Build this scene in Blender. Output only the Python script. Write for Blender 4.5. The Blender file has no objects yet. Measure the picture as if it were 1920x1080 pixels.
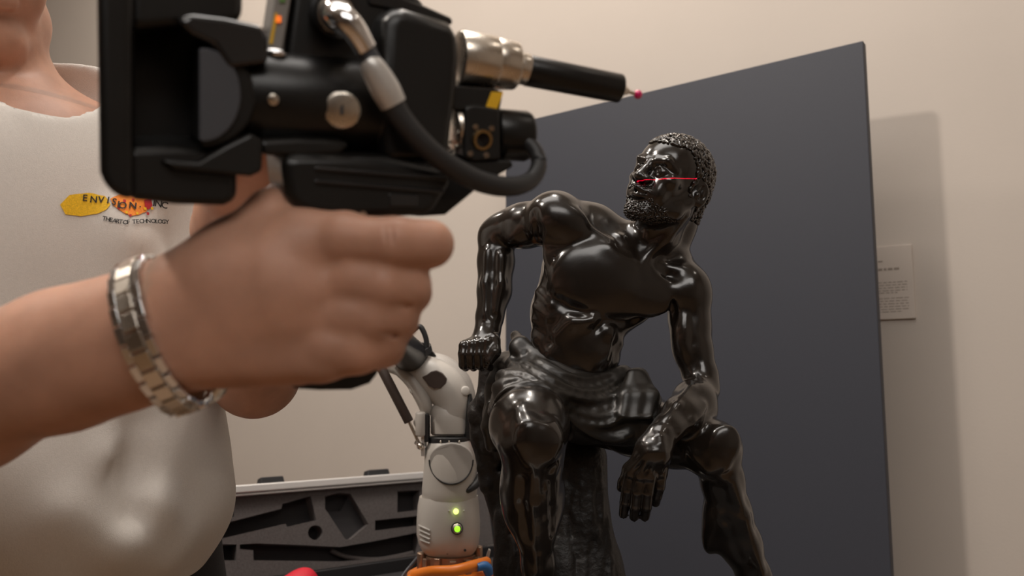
import bpy, bmesh, math, random
import numpy as np
from mathutils import Vector, Matrix
from mathutils.bvhtree import BVHTree

# ------------------------------------------------------------------ camera
FPX = 1534.0                      # focal length in pixels of a 1920 wide frame
CAM = np.array([0.0, 0.0, 1.20])
PITCH = math.radians(6.8)
VX = np.array([1.0, 0.0, 0.0])
VF = np.array([0.0, math.cos(PITCH), math.sin(PITCH)])
VU = np.array([0.0, -math.sin(PITCH), math.cos(PITCH)])
scene = bpy.context.scene
COL = scene.collection
cd = bpy.data.cameras.new('camera')
cd.sensor_width = 36.0
cd.lens = FPX / 1920.0 * 36.0
cd.clip_start = 0.02
cd.dof.use_dof = True
cd.dof.focus_distance = 0.83
cd.dof.aperture_fstop = 6.4
camo = bpy.data.objects.new('camera', cd)
camo.location = CAM
camo.rotation_euler = (math.pi / 2 + PITCH, 0, 0)
COL.objects.link(camo)
scene.camera = camo

# ------------------------------------------------------------------ world, lamps, exposure
vs = scene.view_settings
vs.view_transform = 'Standard'
vs.look = 'None'
vs.gamma = 1.0
vs.use_curve_mapping = False
vs.exposure = -0.65
w = bpy.data.worlds.new('world')
scene.world = w
w.use_nodes = True
w.node_tree.nodes['Background'].inputs[0].default_value = (1.0, 0.93, 0.85, 1)
w.node_tree.nodes['Background'].inputs[1].default_value = 0.05

def area_lamp(name, loc, target, size, power, color, size_y=None):
    l = bpy.data.lights.new(name, 'AREA')
    l.energy = power; l.size = size; l.color = color
    if size_y:
        l.shape = 'RECTANGLE'; l.size_y = size_y
    o = bpy.data.objects.new(name, l)
    o.location = loc
    d = Vector(target) - Vector(loc)
    o.rotation_euler = d.to_track_quat('-Z', 'Y').to_euler()
    COL.objects.link(o)
    return o
WARM = (1.0, 0.90, 0.80)
NEUT = (1.0, 0.95, 0.90)
LAMPS = [
    # ceiling track heads (small, bright) and unseen soft area lamps added overhead for ambient fill
    ('track_lamp_light', (-1.42, 0.32, 3.05), (0.25, 1.2, 1.3), 0.12, 40, WARM, None),
    ('wall_washer_light', (0.05, 1.12, 3.2), (0.45, 1.75, 1.2), 0.14, 17, WARM, None),
    ('wall_washer_light', (-1.35, 1.75, 3.25), (-1.0, 2.45, 1.4), 0.14, 24, WARM, None),
    ('wall_washer_light', (1.35, 0.2, 3.25), (1.75, 0.9, 1.4), 0.14, 3, WARM, None),
    ('soft_fill_light', (-0.4, 0.55, 3.25), (-0.4, 0.55, 0), 1.5, 34, NEUT, 1.0),
    ('soft_fill_light', (0.1, -2.0, 3.15), (0.0, 1.0, 1.2), 2.3, 66, NEUT, 1.3),  # added frontal fill, sized for broad soft reflections on the bronze
]
for n, a, b, s, p, c, sy in LAMPS:
    area_lamp(n, a, b, s, p, c, sy)

# ------------------------------------------------------------------ helpers
def P(px, py, d):
    """world point that lies d metres in front of the camera plane, seen at a photo position"""
    x = (px - 960.0) / FPX * d
    y = (540.0 - py) / FPX * d
    return CAM + VX * x + VU * y + VF * d
def D(x, up, away):
    v = VX * x + VU * up + VF * away
    return v / np.linalg.norm(v)
def nrm(v):
    v = np.asarray(v, float)
    return v / np.linalg.norm(v)

# ---- materials
def mat(name, color, rough=0.5, metal=0.0, spec=0.5, noise=0.0, nscale=40.0, bump=0.0, bscale=300.0,
        coat=0.0, sss=0.0, emit=None, estr=0.0, color2=None, rvar=0.0, aniso=None, sheen=0.0):
    m = bpy.data.materials.new(name)
    m.use_nodes = True
    nt = m.node_tree
    b = nt.nodes['Principled BSDF']
    b.inputs['Base Color'].default_value = (*color, 1)
    b.inputs['Roughness'].default_value = rough
    b.inputs['Metallic'].default_value = metal
    b.inputs['Specular IOR Level'].default_value = spec
    b.inputs['Coat Weight'].default_value = coat
    b.inputs['Coat Roughness'].default_value = 0.12
    b.inputs['Sheen Weight'].default_value = sheen
    if sss:
        b.inputs['Subsurface Weight'].default_value = sss
        b.inputs['Subsurface Radius'].default_value = (1.0, 0.35, 0.2)
        b.inputs['Subsurface Scale'].default_value = 0.006
    if emit:
        b.inputs['Emission Color'].default_value = (*emit, 1)
        b.inputs['Emission Strength'].default_value = estr
    tc = nt.nodes.new('ShaderNodeTexCoord')
    if noise or color2 or rvar:
        n = nt.nodes.new('ShaderNodeTexNoise')
        n.inputs['Scale'].default_value = nscale
        n.inputs['Detail'].default_value = 4
        nt.links.new(tc.outputs['Object'], n.inputs['Vector'])
        if noise or color2:
            mx = nt.nodes.new('ShaderNodeMix'); mx.data_type = 'RGBA'
            c2 = color2 if color2 else tuple(c * (1 - noise) for c in color)
            c1 = color if color2 else tuple(min(1, c * (1 + noise)) for c in color)
            mx.inputs[6].default_value = (*c1, 1)
            mx.inputs[7].default_value = (*c2, 1)
            mr = nt.nodes.new('ShaderNodeMapRange')
            mr.inputs[1].default_value = 0.35; mr.inputs[2].default_value = 0.65
            nt.links.new(n.outputs['Fac'], mr.inputs[0])
            nt.links.new(mr.outputs[0], mx.inputs[0])
            nt.links.new(mx.outputs[2], b.inputs['Base Color'])
        if rvar:
            mr = nt.nodes.new('ShaderNodeMapRange')
            mr.inputs[1].default_value = 0.3; mr.inputs[2].default_value = 0.7
            mr.inputs[3].default_value = max(0.02, rough - rvar); mr.inputs[4].default_value = rough + rvar
            nt.links.new(n.outputs['Fac'], mr.inputs[0])
            nt.links.new(mr.outputs[0], b.inputs['Roughness'])
    if bump:
        n2 = nt.nodes.new('ShaderNodeTexNoise')
        n2.inputs['Scale'].default_value = bscale
        n2.inputs['Detail'].default_value = 3
        nt.links.new(tc.outputs['Object'], n2.inputs['Vector'])
        bp = nt.nodes.new('ShaderNodeBump')
        bp.inputs['Strength'].default_value = bump
        bp.inputs['Distance'].default_value = 0.002
        nt.links.new(n2.outputs['Fac'], bp.inputs['Height'])
        nt.links.new(bp.outputs[0], b.inputs['Normal'])
    return m

M = {}
M['wall'] = mat('wall_paint', (0.52, 0.465, 0.415), 0.75, noise=0.02, nscale=3, bump=0.08, bscale=220, spec=0.25)
M['ceiling'] = mat('ceiling_paint', (0.75, 0.72, 0.67), 0.8)
M['floor'] = mat('floor_oak', (0.26, 0.16, 0.09), 0.4, noise=0.25, nscale=6)
M['panel'] = mat('panel_board', (0.044, 0.047, 0.060), 0.55, noise=0.05, nscale=900, bump=0.12, bscale=1200, spec=0.35)
M['bronze'] = mat('bronze_patina', (0.012, 0.009, 0.007), 0.20, metal=0.0, spec=0.72, noise=0.25, nscale=30, rvar=0.05, bump=0.03, bscale=260)
M['bronze_rough'] = mat('bronze_stump', (0.012, 0.010, 0.009), 0.5, noise=0.3, nscale=60, bump=0.6, bscale=170)
M['bronze_cloth'] = mat('bronze_drape', (0.013, 0.011, 0.009), 0.34, spec=0.55, noise=0.25, nscale=40, bump=0.10, bscale=1500)
M['skin'] = mat('skin', (0.50, 0.27, 0.185), 0.46, sss=0.25, noise=0.10, nscale=38, bump=0.10, bscale=900, spec=0.4)
M['shirt'] = mat('shirt_pique', (0.72, 0.68, 0.63), 0.85, bump=0.35, bscale=1500, sheen=0.2, noise=0.02, nscale=400)
M['trousers'] = mat('trousers_cloth', (0.012, 0.012, 0.014), 0.8, bump=0.3, bscale=1200)
M['belt'] = mat('belt_leather', (0.02, 0.014, 0.011), 0.45)
M['hair'] = mat('hair_brown', (0.06, 0.035, 0.02), 0.55, noise=0.3, nscale=200, bump=0.5, bscale=400)
M['shell'] = mat('black_shell', (0.007, 0.0065, 0.006), 0.33, noise=0.2, nscale=30, bump=0.04, bscale=700, spec=0.4)
M['shell_gloss'] = mat('black_shell_gloss', (0.010, 0.010, 0.011), 0.2, spec=0.55, coat=0.3)
M['rubber'] = mat('black_rubber', (0.020, 0.020, 0.021), 0.5, bump=0.05, bscale=600)
M['greyplate'] = mat('grey_cap', (0.055, 0.058, 0.068), 0.45)
M['steel'] = mat('brushed_steel', (0.72, 0.66, 0.58), 0.27, metal=1.0, rvar=0.08, nscale=60)
M['chrome'] = mat('polished_steel', (0.85, 0.85, 0.86), 0.14, metal=1.0)
M['gold'] = mat('gold_contact', (0.40, 0.27, 0.12), 0.35, metal=1.0)
M['brass'] = mat('bronze_ring', (0.42, 0.30, 0.22), 0.4, metal=0.9, rvar=0.1, nscale=80)
M['sleevegrey'] = mat('strain_relief', (0.62, 0.60, 0.57), 0.35, metal=0.4)
M['ruby'] = mat('ruby', (0.70, 0.01, 0.14), 0.12, spec=0.6, coat=0.5)
M['yellow'] = mat('yellow_sticker', (0.78, 0.45, 0.01), 0.5)
M['greysticker'] = mat('grey_label_strip', (0.23, 0.21, 0.19), 0.6)
M['green_led'] = mat('green_led', (0.25, 0.8, 0.02), 0.3, emit=(0.35, 1.0, 0.03), estr=2.0)
M['lime_led'] = mat('lime_led', (0.7, 0.9, 0.2), 0.3, emit=(0.75, 1.0, 0.2), estr=3.0)
M['orange_led'] = mat('orange_led', (0.9, 0.2, 0.03), 0.3, emit=(1.0, 0.18, 0.02), estr=1.2)
M['dimgreen'] = mat('green_mark', (0.12, 0.25, 0.06), 0.5)
M['white_plastic'] = mat('arm_white', (0.53, 0.50, 0.46), 0.38, noise=0.02, nscale=40)
M['white_dark'] = mat('arm_inset', (0.43, 0.405, 0.375), 0.4)
M['brownpad'] = mat('brown_pad', (0.06, 0.042, 0.035), 0.5)
M['orange'] = mat('orange_plastic', (0.85, 0.22, 0.02), 0.4)
M['blue'] = mat('blue_plastic', (0.04, 0.16, 0.42), 0.45)
M['red'] = mat('red_cloth', (0.60, 0.01, 0.03), 0.6)
M['redtag'] = mat('red_tag', (0.75, 0.02, 0.02), 0.5)
M['alu'] = mat('case_aluminium', (0.80, 0.80, 0.80), 0.38, metal=0.6)
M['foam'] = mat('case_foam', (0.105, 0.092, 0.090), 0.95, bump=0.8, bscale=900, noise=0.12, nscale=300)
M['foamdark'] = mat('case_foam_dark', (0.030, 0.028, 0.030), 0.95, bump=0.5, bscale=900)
M['caseblack'] = mat('case_black', (0.018, 0.018, 0.020), 0.5)
M['pedestal'] = mat('pedestal_paint', (0.60, 0.55, 0.49), 0.6)
M['tabletop'] = mat('table_laminate', (0.32, 0.30, 0.28), 0.5)
M['paper'] = mat('label_card', (0.59, 0.52, 0.46), 0.7)
M['ink'] = mat('label_ink', (0.30, 0.25, 0.21), 0.7)
M['black_thread'] = mat('black_thread', (0.012, 0.010, 0.010), 0.8)
M['yel_thread'] = mat('yellow_thread', (0.85, 0.50, 0.01), 0.75, noise=0.15, nscale=900)
M['or_thread'] = mat('orange_thread', (0.85, 0.20, 0.015), 0.75, noise=0.2, nscale=700, color2=(0.9, 0.32, 0.03))
M['red_thread'] = mat('red_thread', (0.45, 0.01, 0.02), 0.75)
M['eye'] = mat('eye_white', (0.7, 0.66, 0.62), 0.2)
M['lamp'] = mat('lamp_housing', (0.03, 0.03, 0.03), 0.5)

# ---- objects
ROOT = {}
def tag(o, label=None, cat=None, group=None, kind=None):
    if label: o['label'] = label
    if cat: o['category'] = cat
    if group: o['group'] = group
    if kind: o['kind'] = kind
    return o
def empty(name, loc, label, cat, group=None):
    o = bpy.data.objects.new(name, None)
    o.empty_display_size = 0.05
    o.location = tuple(loc)
    COL.objects.link(o)
    ROOT[o] = np.array(loc, float)
    return tag(o, label, cat, group)
def link(name, me, material, parent=None, loc=None):
    """me holds world coordinates; they are moved to the frame of the parent (or of loc)"""
    off = ROOT[parent] if parent is not None else np.array(loc if loc is not None else (0, 0, 0), float)
    n = len(me.vertices)
    co = np.empty(n * 3, np.float32)
    me.vertices.foreach_get('co', co)
    co = (co.reshape(-1, 3) - off.astype(np.float32)).ravel()
    me.vertices.foreach_set('co', co)
    me.update()
    o = bpy.data.objects.new(name, me)
    if material is not None:
        me.materials.append(material)
    COL.objects.link(o)
    if parent is not None:
        o.parent = parent
        ROOT[o] = ROOT[parent]
    else:
        o.location = tuple(off)
        ROOT[o] = off
    return o
def pymesh(name, v, f, smooth=True, sharp=None):
    me = bpy.data.meshes.new(name)
    me.from_pydata([tuple(map(float, p)) for p in v], [], [tuple(int(i) for i in q) for q in f])
    bm = bmesh.new(); bm.from_mesh(me)
    bmesh.ops.recalc_face_normals(bm, faces=bm.faces)
    bm.to_mesh(me); bm.free()
    if smooth:
        me.polygons.foreach_set('use_smooth', [True] * len(me.polygons))
        if sharp is not None:
            me.set_sharp_from_angle(angle=math.radians(sharp))
    return me
def bevel(o, w, seg=3, ang=35):
    m = o.modifiers.new('bevel', 'BEVEL')
    m.width = w; m.segments = seg; m.limit_method = 'ANGLE'; m.angle_limit = math.radians(ang)
    m.harden_normals = True
    return o
def frame(axis, hint=None):
    a = nrm(axis)
    h = np.array(hint if hint is not None else (0, 0, 1.0), float)
    if abs(np.dot(h, a)) > 0.95 * np.linalg.norm(h):
        h = np.array([1.0, 0, 0])
    b = nrm(h - a * np.dot(h, a))
    c = np.cross(a, b)
    return a, b, c
def rings(name, pts, n=28, cap=True, hint=None, sharp=38):
    """lathe along a list of (centre, radius); a radius may be a pair (along hint, across)"""
    cs = [np.asarray(p[0], float) for p in pts]
    v, f = [], []
    for i, p in enumerate(pts):
        t = cs[min(i + 1, len(cs) - 1)] - cs[max(i - 1, 0)]
        if np.linalg.norm(t) < 1e-9:
            t = cs[-1] - cs[0]
        a, b, c = frame(t, hint)
        r = p[1] if isinstance(p[1], (tuple, list)) else (p[1], p[1])
        for k in range(n):
            th = 2 * math.pi * k / n
            v.append(cs[i] + b * (r[0] * math.cos(th)) + c * (r[1] * math.sin(th)))
    for i in range(len(pts) - 1):
        for k in range(n):
            f.append((i * n + k, i * n + (k + 1) % n, (i + 1) * n + (k + 1) % n, (i + 1) * n + k))
    if cap:
        f.append(tuple(range(n)))
        f.append(tuple((len(pts) - 1) * n + k for k in range(n)))
    return pymesh(name, v, f, True, sharp)
def cyl(name, a, b, r1, m, parent=None, r2=None, n=28, rnd=0.0, loc=None):
    a = np.asarray(a, float); b = np.asarray(b, float)
    r2 = r1 if r2 is None else r2
    L = np.linalg.norm(b - a); t = (b - a) / L
    if rnd:
        e = rnd
        ps = [(a, r1 - e), (a + t * e * 0.3, r1 - e * 0.3), (a + t * e, r1), (b - t * e, r2), (b - t * e * 0.3, r2 - e * 0.3), (b, r2 - e)]
    else:
        ps = [(a, r1), (b, r2)]
    # straight axis: build rings with a constant frame
    aa, bb, cc = frame(t)
    v, f = [], []
    for c_, r in ps:
        for k in range(n):
            th = 2 * math.pi * k / n
            v.append(c_ + bb * (r * math.cos(th)) + cc * (r * math.sin(th)))
    for i in range(len(ps) - 1):
        for k in range(n):
            f.append((i * n + k, i * n + (k + 1) % n, (i + 1) * n + (k + 1) % n, (i + 1) * n + k))
    f.append(tuple(range(n))); f.append(tuple((len(ps) - 1) * n + k for k in range(n)))
    return link(name, pymesh(name, v, f, True, 50 if rnd else 38), m, parent, loc)
def spline(pts, n):
    """Catmull-Rom through points"""
    p = [np.asarray(q, float) for q in pts]
    p = [2 * p[0] - p[1]] + p + [2 * p[-1] - p[-2]]
    out = []
    segs = len(p) - 3
    for i in range(segs):
        for j in range(n):
            t = j / n
            a, b, c, d = p[i:i + 4]
            out.append(0.5 * ((2 * b) + (-a + c) * t + (2 * a - 5 * b + 4 * c - d) * t * t + (-a + 3 * b - 3 * c + d) * t ** 3))
    out.append(p[-2])
    return out
def tube(name, pts, r, m, parent=None, n=14, sub=6, loc=None):
    """pts: world points; r: number or one per point"""
    rr = r if isinstance(r, (list, tuple)) else [r] * len(pts)
    q = spline([np.append(np.asarray(p, float), ri) for p, ri in zip(pts, rr)], sub)
    me = rings(name, [(p[:3], p[3]) for p in q], n, True, None, 60)
    return link(name, me, m, parent, loc)
def prism(name, outline, depth, m, parent=None, bev=0.0, seg=3, loc=None, sharp=35):
    """outline: world points of the face that looks at the viewer; depth: vector to the far face"""
    n = len(outline)
    o = [np.asarray(p, float) for p in outline]
    dv = np.asarray(depth, float)
    v = o + [p + dv for p in o]
    f = [tuple(range(n)), tuple(reversed(range(n, 2 * n)))]
    for i in range(n):
        j = (i + 1) % n
        f.append((i, j, n + j, n + i))
    me = pymesh(name, v, f, True, sharp)
    ob = link(name, me, m, parent, loc)
    if bev:
        bevel(ob, bev, seg)
    return ob
def box(name, c, ax, half, m, parent=None, bev=0.0, seg=2, loc=None):
    """c centre, ax three axes, half three half sizes"""
    c = np.asarray(c, float)
    a = [np.asarray(ax[i], float) * half[i] for i in range(3)]
    v = [c + a[0] * i + a[1] * j + a[2] * k for i in (-1, 1) for j in (-1, 1) for k in (-1, 1)]
    f = [(0, 1, 3, 2), (4, 6, 7, 5), (0, 4, 5, 1), (2, 3, 7, 6), (0, 2, 6, 4), (1, 5, 7, 3)]
    ob = link(name, pymesh(name, v, f, True, 30), m, parent, loc)
    if bev:
        bevel(ob, bev, seg)
    return ob
def ball(name, c, r, m, parent=None, ax=None, n=20, loc=None):
    """ellipsoid with radii r (number or triple) along axes ax"""
    r = (r, r, r) if not isinstance(r, (tuple, list)) else r
    ax = ax if ax is not None else (VX, VU, VF)
    v, f = [], []
    h = n // 2
    for i in range(h + 1):
        ph = math.pi * i / h
        for k in range(n):
            th = 2 * math.pi * k / n
            q = (math.sin(ph) * math.cos(th) * r[0], math.cos(ph) * r[1], math.sin(ph) * math.sin(th) * r[2])
            v.append(np.asarray(c) + ax[0] * q[0] + ax[1] * q[1] + ax[2] * q[2])
    for i in range(h):
        for k in range(n):
            f.append((i * n + k, i * n + (k + 1) % n, (i + 1) * n + (k + 1) % n, (i + 1) * n + k))
    me = pymesh(name, v, f, True)
    bm = bmesh.new(); bm.from_mesh(me); bmesh.ops.remove_doubles(bm, verts=bm.verts, dist=1e-7)
    bmesh.ops.recalc_face_normals(bm, faces=bm.faces); bm.to_mesh(me); bm.free()
    return link(name, me, m, parent, loc)
WORLD = (np.array([1.0, 0, 0]), np.array([0, 1.0, 0]), np.array([0, 0, 1.0]))

# ---- signed distance modelling of organic shapes (smooth unions, surface nets)
class Body:
    def __init__(self):
        self.pr = []
    def add(self, fn, lo, hi, op, k):
        self.pr.append((fn, np.asarray(lo, float), np.asarray(hi, float), op, k))
    def cone(self, a, b, r1, r2, k=0.01, op='u', flat=None):
        a = np.asarray(a, float); b = np.asarray(b, float)
        ba = b - a
        L2 = float(ba @ ba) + 1e-12
        fl = None
        if flat is not None:
            fl = (nrm(flat[0]), float(flat[1]))
        def fn(X, Y, Z):
            x = X - a[0]; y = Y - a[1]; z = Z - a[2]
            h = np.clip((x * ba[0] + y * ba[1] + z * ba[2]) / L2, 0, 1)
            x = x - h * ba[0]; y = y - h * ba[1]; z = z - h * ba[2]
            if fl:
                n, s = fl
                t = (x * n[0] + y * n[1] + z * n[2]) * (1.0 / s - 1.0)
                x = x + t * n[0]; y = y + t * n[1]; z = z + t * n[2]
            return np.sqrt(x * x + y * y + z * z) - (r1 + (r2 - r1) * h)
        R = max(r1, r2)
        self.add(fn, np.minimum(a, b) - R, np.maximum(a, b) + R, op, k)
    def limb(self, pts, k=0.01, op='u', flat=None):
        for (a, ra), (b, rb) in zip(pts[:-1], pts[1:]):
            self.cone(a, b, ra, rb, k, op, flat)
    def ell(self, c, r, ax=None, k=0.01, op='u'):
        c = np.asarray(c, float)
        ax = ax if ax is not None else (VX, VU, VF)
        A = np.array([nrm(q) for q in ax])
        r = np.array((r, r, r) if not isinstance(r, (tuple, list)) else r, float)
        def fn(X, Y, Z):
            x = X - c[0]; y = Y - c[1]; z = Z - c[2]
            k0 = 0; k1 = 0
            for i in range(3):
                q = (x * A[i, 0] + y * A[i, 1] + z * A[i, 2])
                k0 = k0 + (q / r[i]) ** 2
                k1 = k1 + (q / (r[i] * r[i])) ** 2
            k0 = np.sqrt(k0); k1 = np.sqrt(k1) + 1e-9
            return k0 * (k0 - 1.0) / k1
        e = np.sqrt(((A * r[:, None]) ** 2).sum(0))
        self.add(fn, c - e, c + e, op, k)
    def rbox(self, c, ax, half, rad, k=0.004, op='u'):
        c = np.asarray(c, float)
        A = np.array([nrm(q) for q in ax]); hf = np.array(half, float)
        def fn(X, Y, Z):
            x = X - c[0]; y = Y - c[1]; z = Z - c[2]
            o = 0; ins = None
            for i in range(3):
                q = np.abs(x * A[i, 0] + y * A[i, 1] + z * A[i, 2]) - (hf[i] - rad)
                o = o + np.maximum(q, 0) ** 2
                ins = q if ins is None else np.maximum(ins, q)
            return np.sqrt(o) + np.minimum(ins, 0) - rad
        e = (np.abs(A) * hf[:, None]).sum(0)
        self.add(fn, c - e, c + e, op, k)
    def bounds(self):
        lo = np.min([p[1] for p in self.pr if p[3] == 'u'], axis=0)
        hi = np.max([p[2] for p in self.pr if p[3] == 'u'], axis=0)
        return lo, hi
    def grid(self, lo, hi, h):
        n = np.ceil((hi - lo) / h).astype(int) + 1
        d = np.full(n, 1.0, np.float32)
        xs = [(lo[i] + h * np.arange(n[i])).astype(np.float32) for i in range(3)]
        for fn, a, b, op, k in self.pr:
            m = k + 3 * h
            i0 = np.maximum(np.floor((a - m - lo) / h).astype(int), 0)
            i1 = np.minimum(np.ceil((b + m - lo) / h).astype(int) + 1, n)
            if np.any(i1 <= i0):
                continue
            sl = tuple(slice(i0[i], i1[i]) for i in range(3))
            X = xs[0][sl[0]][:, None, None]; Y = xs[1][sl[1]][None, :, None]; Z = xs[2][sl[2]][None, None, :]
            e = fn(X, Y, Z).astype(np.float32)
            cur = d[sl]
            if op == 'u':
                q = np.maximum(k - np.abs(cur - e), 0) / k
                d[sl] = np.minimum(cur, e) - q * q * (k * 0.25)
            else:
                e = -e
                q = np.maximum(k - np.abs(cur - e), 0) / k
                d[sl] = np.maximum(cur, e) + q * q * (k * 0.25)
        return d
    def nets(self, lo, hi, h):
        lo = np.asarray(lo, float); hi = np.asarray(hi, float)
        d = self.grid(lo, hi, h)
        s = d < 0
        c = s[:-1, :-1, :-1].astype(np.int8)
        cnt = np.zeros(c.shape, np.int8)
        for i in (0, 1):
            for j in (0, 1):
                for k in (0, 1):
                    cnt += s[i:s.shape[0] - 1 + i, j:s.shape[1] - 1 + j, k:s.shape[2] - 1 + k]
        act = np.argwhere((cnt > 0) & (cnt < 8))
        idx = np.full(cnt.shape, -1, np.int32)
        idx[act[:, 0], act[:, 1], act[:, 2]] = np.arange(len(act))
        acc = np.zeros((len(act), 3)); num = np.zeros(len(act))
        cor = [(i, j, k) for i in (0, 1) for j in (0, 1) for k in (0, 1)]
        val = {q: d[act[:, 0] + q[0], act[:, 1] + q[1], act[:, 2] + q[2]].astype(float) for q in cor}
        for q in cor:
            for ax in range(3):
                if q[ax] == 0:
                    r = list(q); r[ax] = 1; r = tuple(r)
                    a, b = val[q], val[r]
                    m = (a < 0) != (b < 0)
                    t = np.where(m, a / np.where(m, a - b, 1), 0)
                    p = np.zeros((len(act), 3)); p += np.array(q, float); p[:, ax] += t
                    acc += p * m[:, None]; num += m
        v = lo + h * (act + acc / num[:, None])
        faces = []
        for ax in range(3):
            o1, o2 = (ax + 1) % 3, (ax + 2) % 3
            sa = [slice(None)] * 3; sb = [slice(None)] * 3
            sa[ax] = slice(0, -1); sb[ax] = slice(1, None)
            A = s[tuple(sa)]; B = s[tuple(sb)]
            e = np.argwhere(A != B)
            ok = (e[:, o1] > 0) & (e[:, o2] > 0) & (e[:, o1] < s.shape[o1] - 1) & (e[:, o2] < s.shape[o2] - 1)
            e = e[ok]
            q = []
            for da, db in ((-1, -1), (0, -1), (0, 0), (-1, 0)):
                t = e.copy(); t[:, o1] += da; t[:, o2] += db
                q.append(idx[t[:, 0], t[:, 1], t[:, 2]])
            q = np.stack(q, 1)
            flip = ~A[e[:, 0], e[:, 1], e[:, 2]]
            q[flip] = q[flip][:, ::-1]
            faces.append(q)
        f = np.concatenate(faces)
        f = f[(f >= 0).all(1)]
        return v, f
    def mesh(self, name, h, fine=(), smooth=2, lo=None, hi=None):
        """fine: list of (lo, hi, h) boxes meshed at a finer step in place of the coarse one"""
        l, u = self.bounds()
        lo = l - 3 * h if lo is None else np.asarray(lo)
        hi = u + 3 * h if hi is None else np.asarray(hi)
        v, f = self.nets(lo, hi, h)
        v = relax(v, f, smooth)
        if fine:
            c = v[f].mean(1)
            keep = np.ones(len(f), bool)
            for a, b, hh in fine:
                keep &= ~((c > np.asarray(a) + 0.6 * h) & (c < np.asarray(b) - 0.6 * h)).all(1)
            f = f[keep]
            V, Fc = [v], [f]
            n = len(v)
            for a, b, hh in fine:
                v2, f2 = self.nets(np.asarray(a) - 2 * hh, np.asarray(b) + 2 * hh, hh)
                v2 = relax(v2, f2, smooth)
                V.append(v2); Fc.append(f2 + n); n += len(v2)
            v = np.concatenate(V); f = np.concatenate(Fc)
            used = np.unique(f)
            mp = np.full(len(v), -1); mp[used] = np.arange(len(used))
            v = v[used]; f = mp[f]
        return quads(name, v, f)
def relax(v, f, n):
    if n == 0:
        return v
    e = np.concatenate([f[:, [0, 1]], f[:, [1, 2]], f[:, [2, 3]], f[:, [3, 0]]])
    # border vertices stay
    a = np.concatenate([e[:, 0], e[:, 1]]); b = np.concatenate([e[:, 1], e[:, 0]])
    deg = np.bincount(a, minlength=len(v)).astype(float)
    ok = deg >= 6
    for it in range(n):
        m = np.stack([np.bincount(a, weights=v[b, i], minlength=len(v)) for i in range(3)], 1)
        m = m / np.maximum(deg, 1)[:, None]
        v = np.where(ok[:, None], v * 0.5 + m * 0.5, v)
    return v
def quads(name, v, f):
    me = bpy.data.meshes.new(name)
    me.vertices.add(len(v)); me.vertices.foreach_set('co', v.astype(np.float32).ravel())
    me.loops.add(f.size); me.loops.foreach_set('vertex_index', f.astype(np.int32).ravel())
    me.polygons.add(len(f)); me.polygons.foreach_set('loop_start', np.arange(0, f.size, 4, dtype=np.int32))
    me.update(calc_edges=True)
    me.validate()
    me.polygons.foreach_set('use_smooth', np.ones(len(me.polygons), bool))
    me.update()
    return me

# ------------------------------------------------------------------ the room
# upper corners of the dark panel that leans near the long wall
PA = P(1618, 76, 1.45)
lo_, hi_ = 1.2, 3.0
for _ in range(60):                       # the left corner lies on the same level
    md = (lo_ + hi_) / 2
    if P(948, 235, md)[2] < PA[2]: lo_ = md
    else: hi_ = md
PB = P(948, 235, lo_); PB[2] = PA[2]
# the long wall stands close behind the panel and recedes to the left
HY = 540 + FPX * math.tan(PITCH)
w1 = P(1690, HY, 1.52); w0 = P(948, HY, lo_ + 0.085)
wt = nrm(np.array([w1[0] - w0[0], w1[1] - w0[1], 0]))      # along the wall, to the right
wn = np.array([wt[1], -wt[0], 0.0])                          # from the wall into the room
W0 = np.array([w0[0], w0[1], 0.0])
def room_box(name, a0, a1, n0, n1, z0, z1, m):
    """spans along the wall (a), into the room (n), and in height"""
    c = W0 + wt * (a0 + a1) / 2 + wn * (n0 + n1) / 2 + WORLD[2] * (z0 + z1) / 2
    o = box(name, c, (wt, wn, WORLD[2]), ((a1 - a0) / 2, (n1 - n0) / 2, (z1 - z0) / 2), m, None, 0, loc=(c[0], c[1], z0))
    return tag(o, kind='structure')
RL, RR, RD, RH = -4.6, 4.4, 8.5, 3.5
room_box('floor', RL - .1, RR + .1, -.1, RD + .1, -.1, 0, M['floor'])
room_box('ceiling', RL - .1, RR + .1, -.1, RD + .1, RH, RH + .1, M['ceiling'])
room_box('wall_back', RL - .1, RR + .1, -.1, 0, 0, RH, M['wall'])
room_box('wall_front', RL - .1, RR + .1, RD, RD + .1, 0, RH, M['wall'])
room_box('wall_left', RL - .1, RL, 0, RD, 0, RH, M['wall'])
room_box('wall_right', RR, RR + .1, 0, RD, 0, RH, M['wall'])

# ------------------------------------------------------------------ dark display panel
A, B = PA, PB
A2, B2 = A.copy(), B.copy(); A2[2] = B2[2] = 0.0
nb = nrm(np.array([-(B - A)[1], (B - A)[0], 0]))
if nb[1] < 0: nb = -nb
pan = empty('display_panel', (A2 + B2) / 2, 'tall dark grey backdrop board standing behind the bronze statue', 'panel')
prism('board', [A, B, B2 + [0, 0, .02], A2 + [0, 0, .02]], nb * 0.02, M['panel'], pan, 0.0015, 2)
dirp = nrm(B2 - A2)
for t in (0.2, 0.8):
    c = A2 + (B2 - A2) * t - nb * 0.06
    box('foot', c + [0, 0, .010], (dirp, nb, WORLD[2]), (0.03, 0.09, 0.010), M['caseblack'], pan, 0.003)

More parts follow.
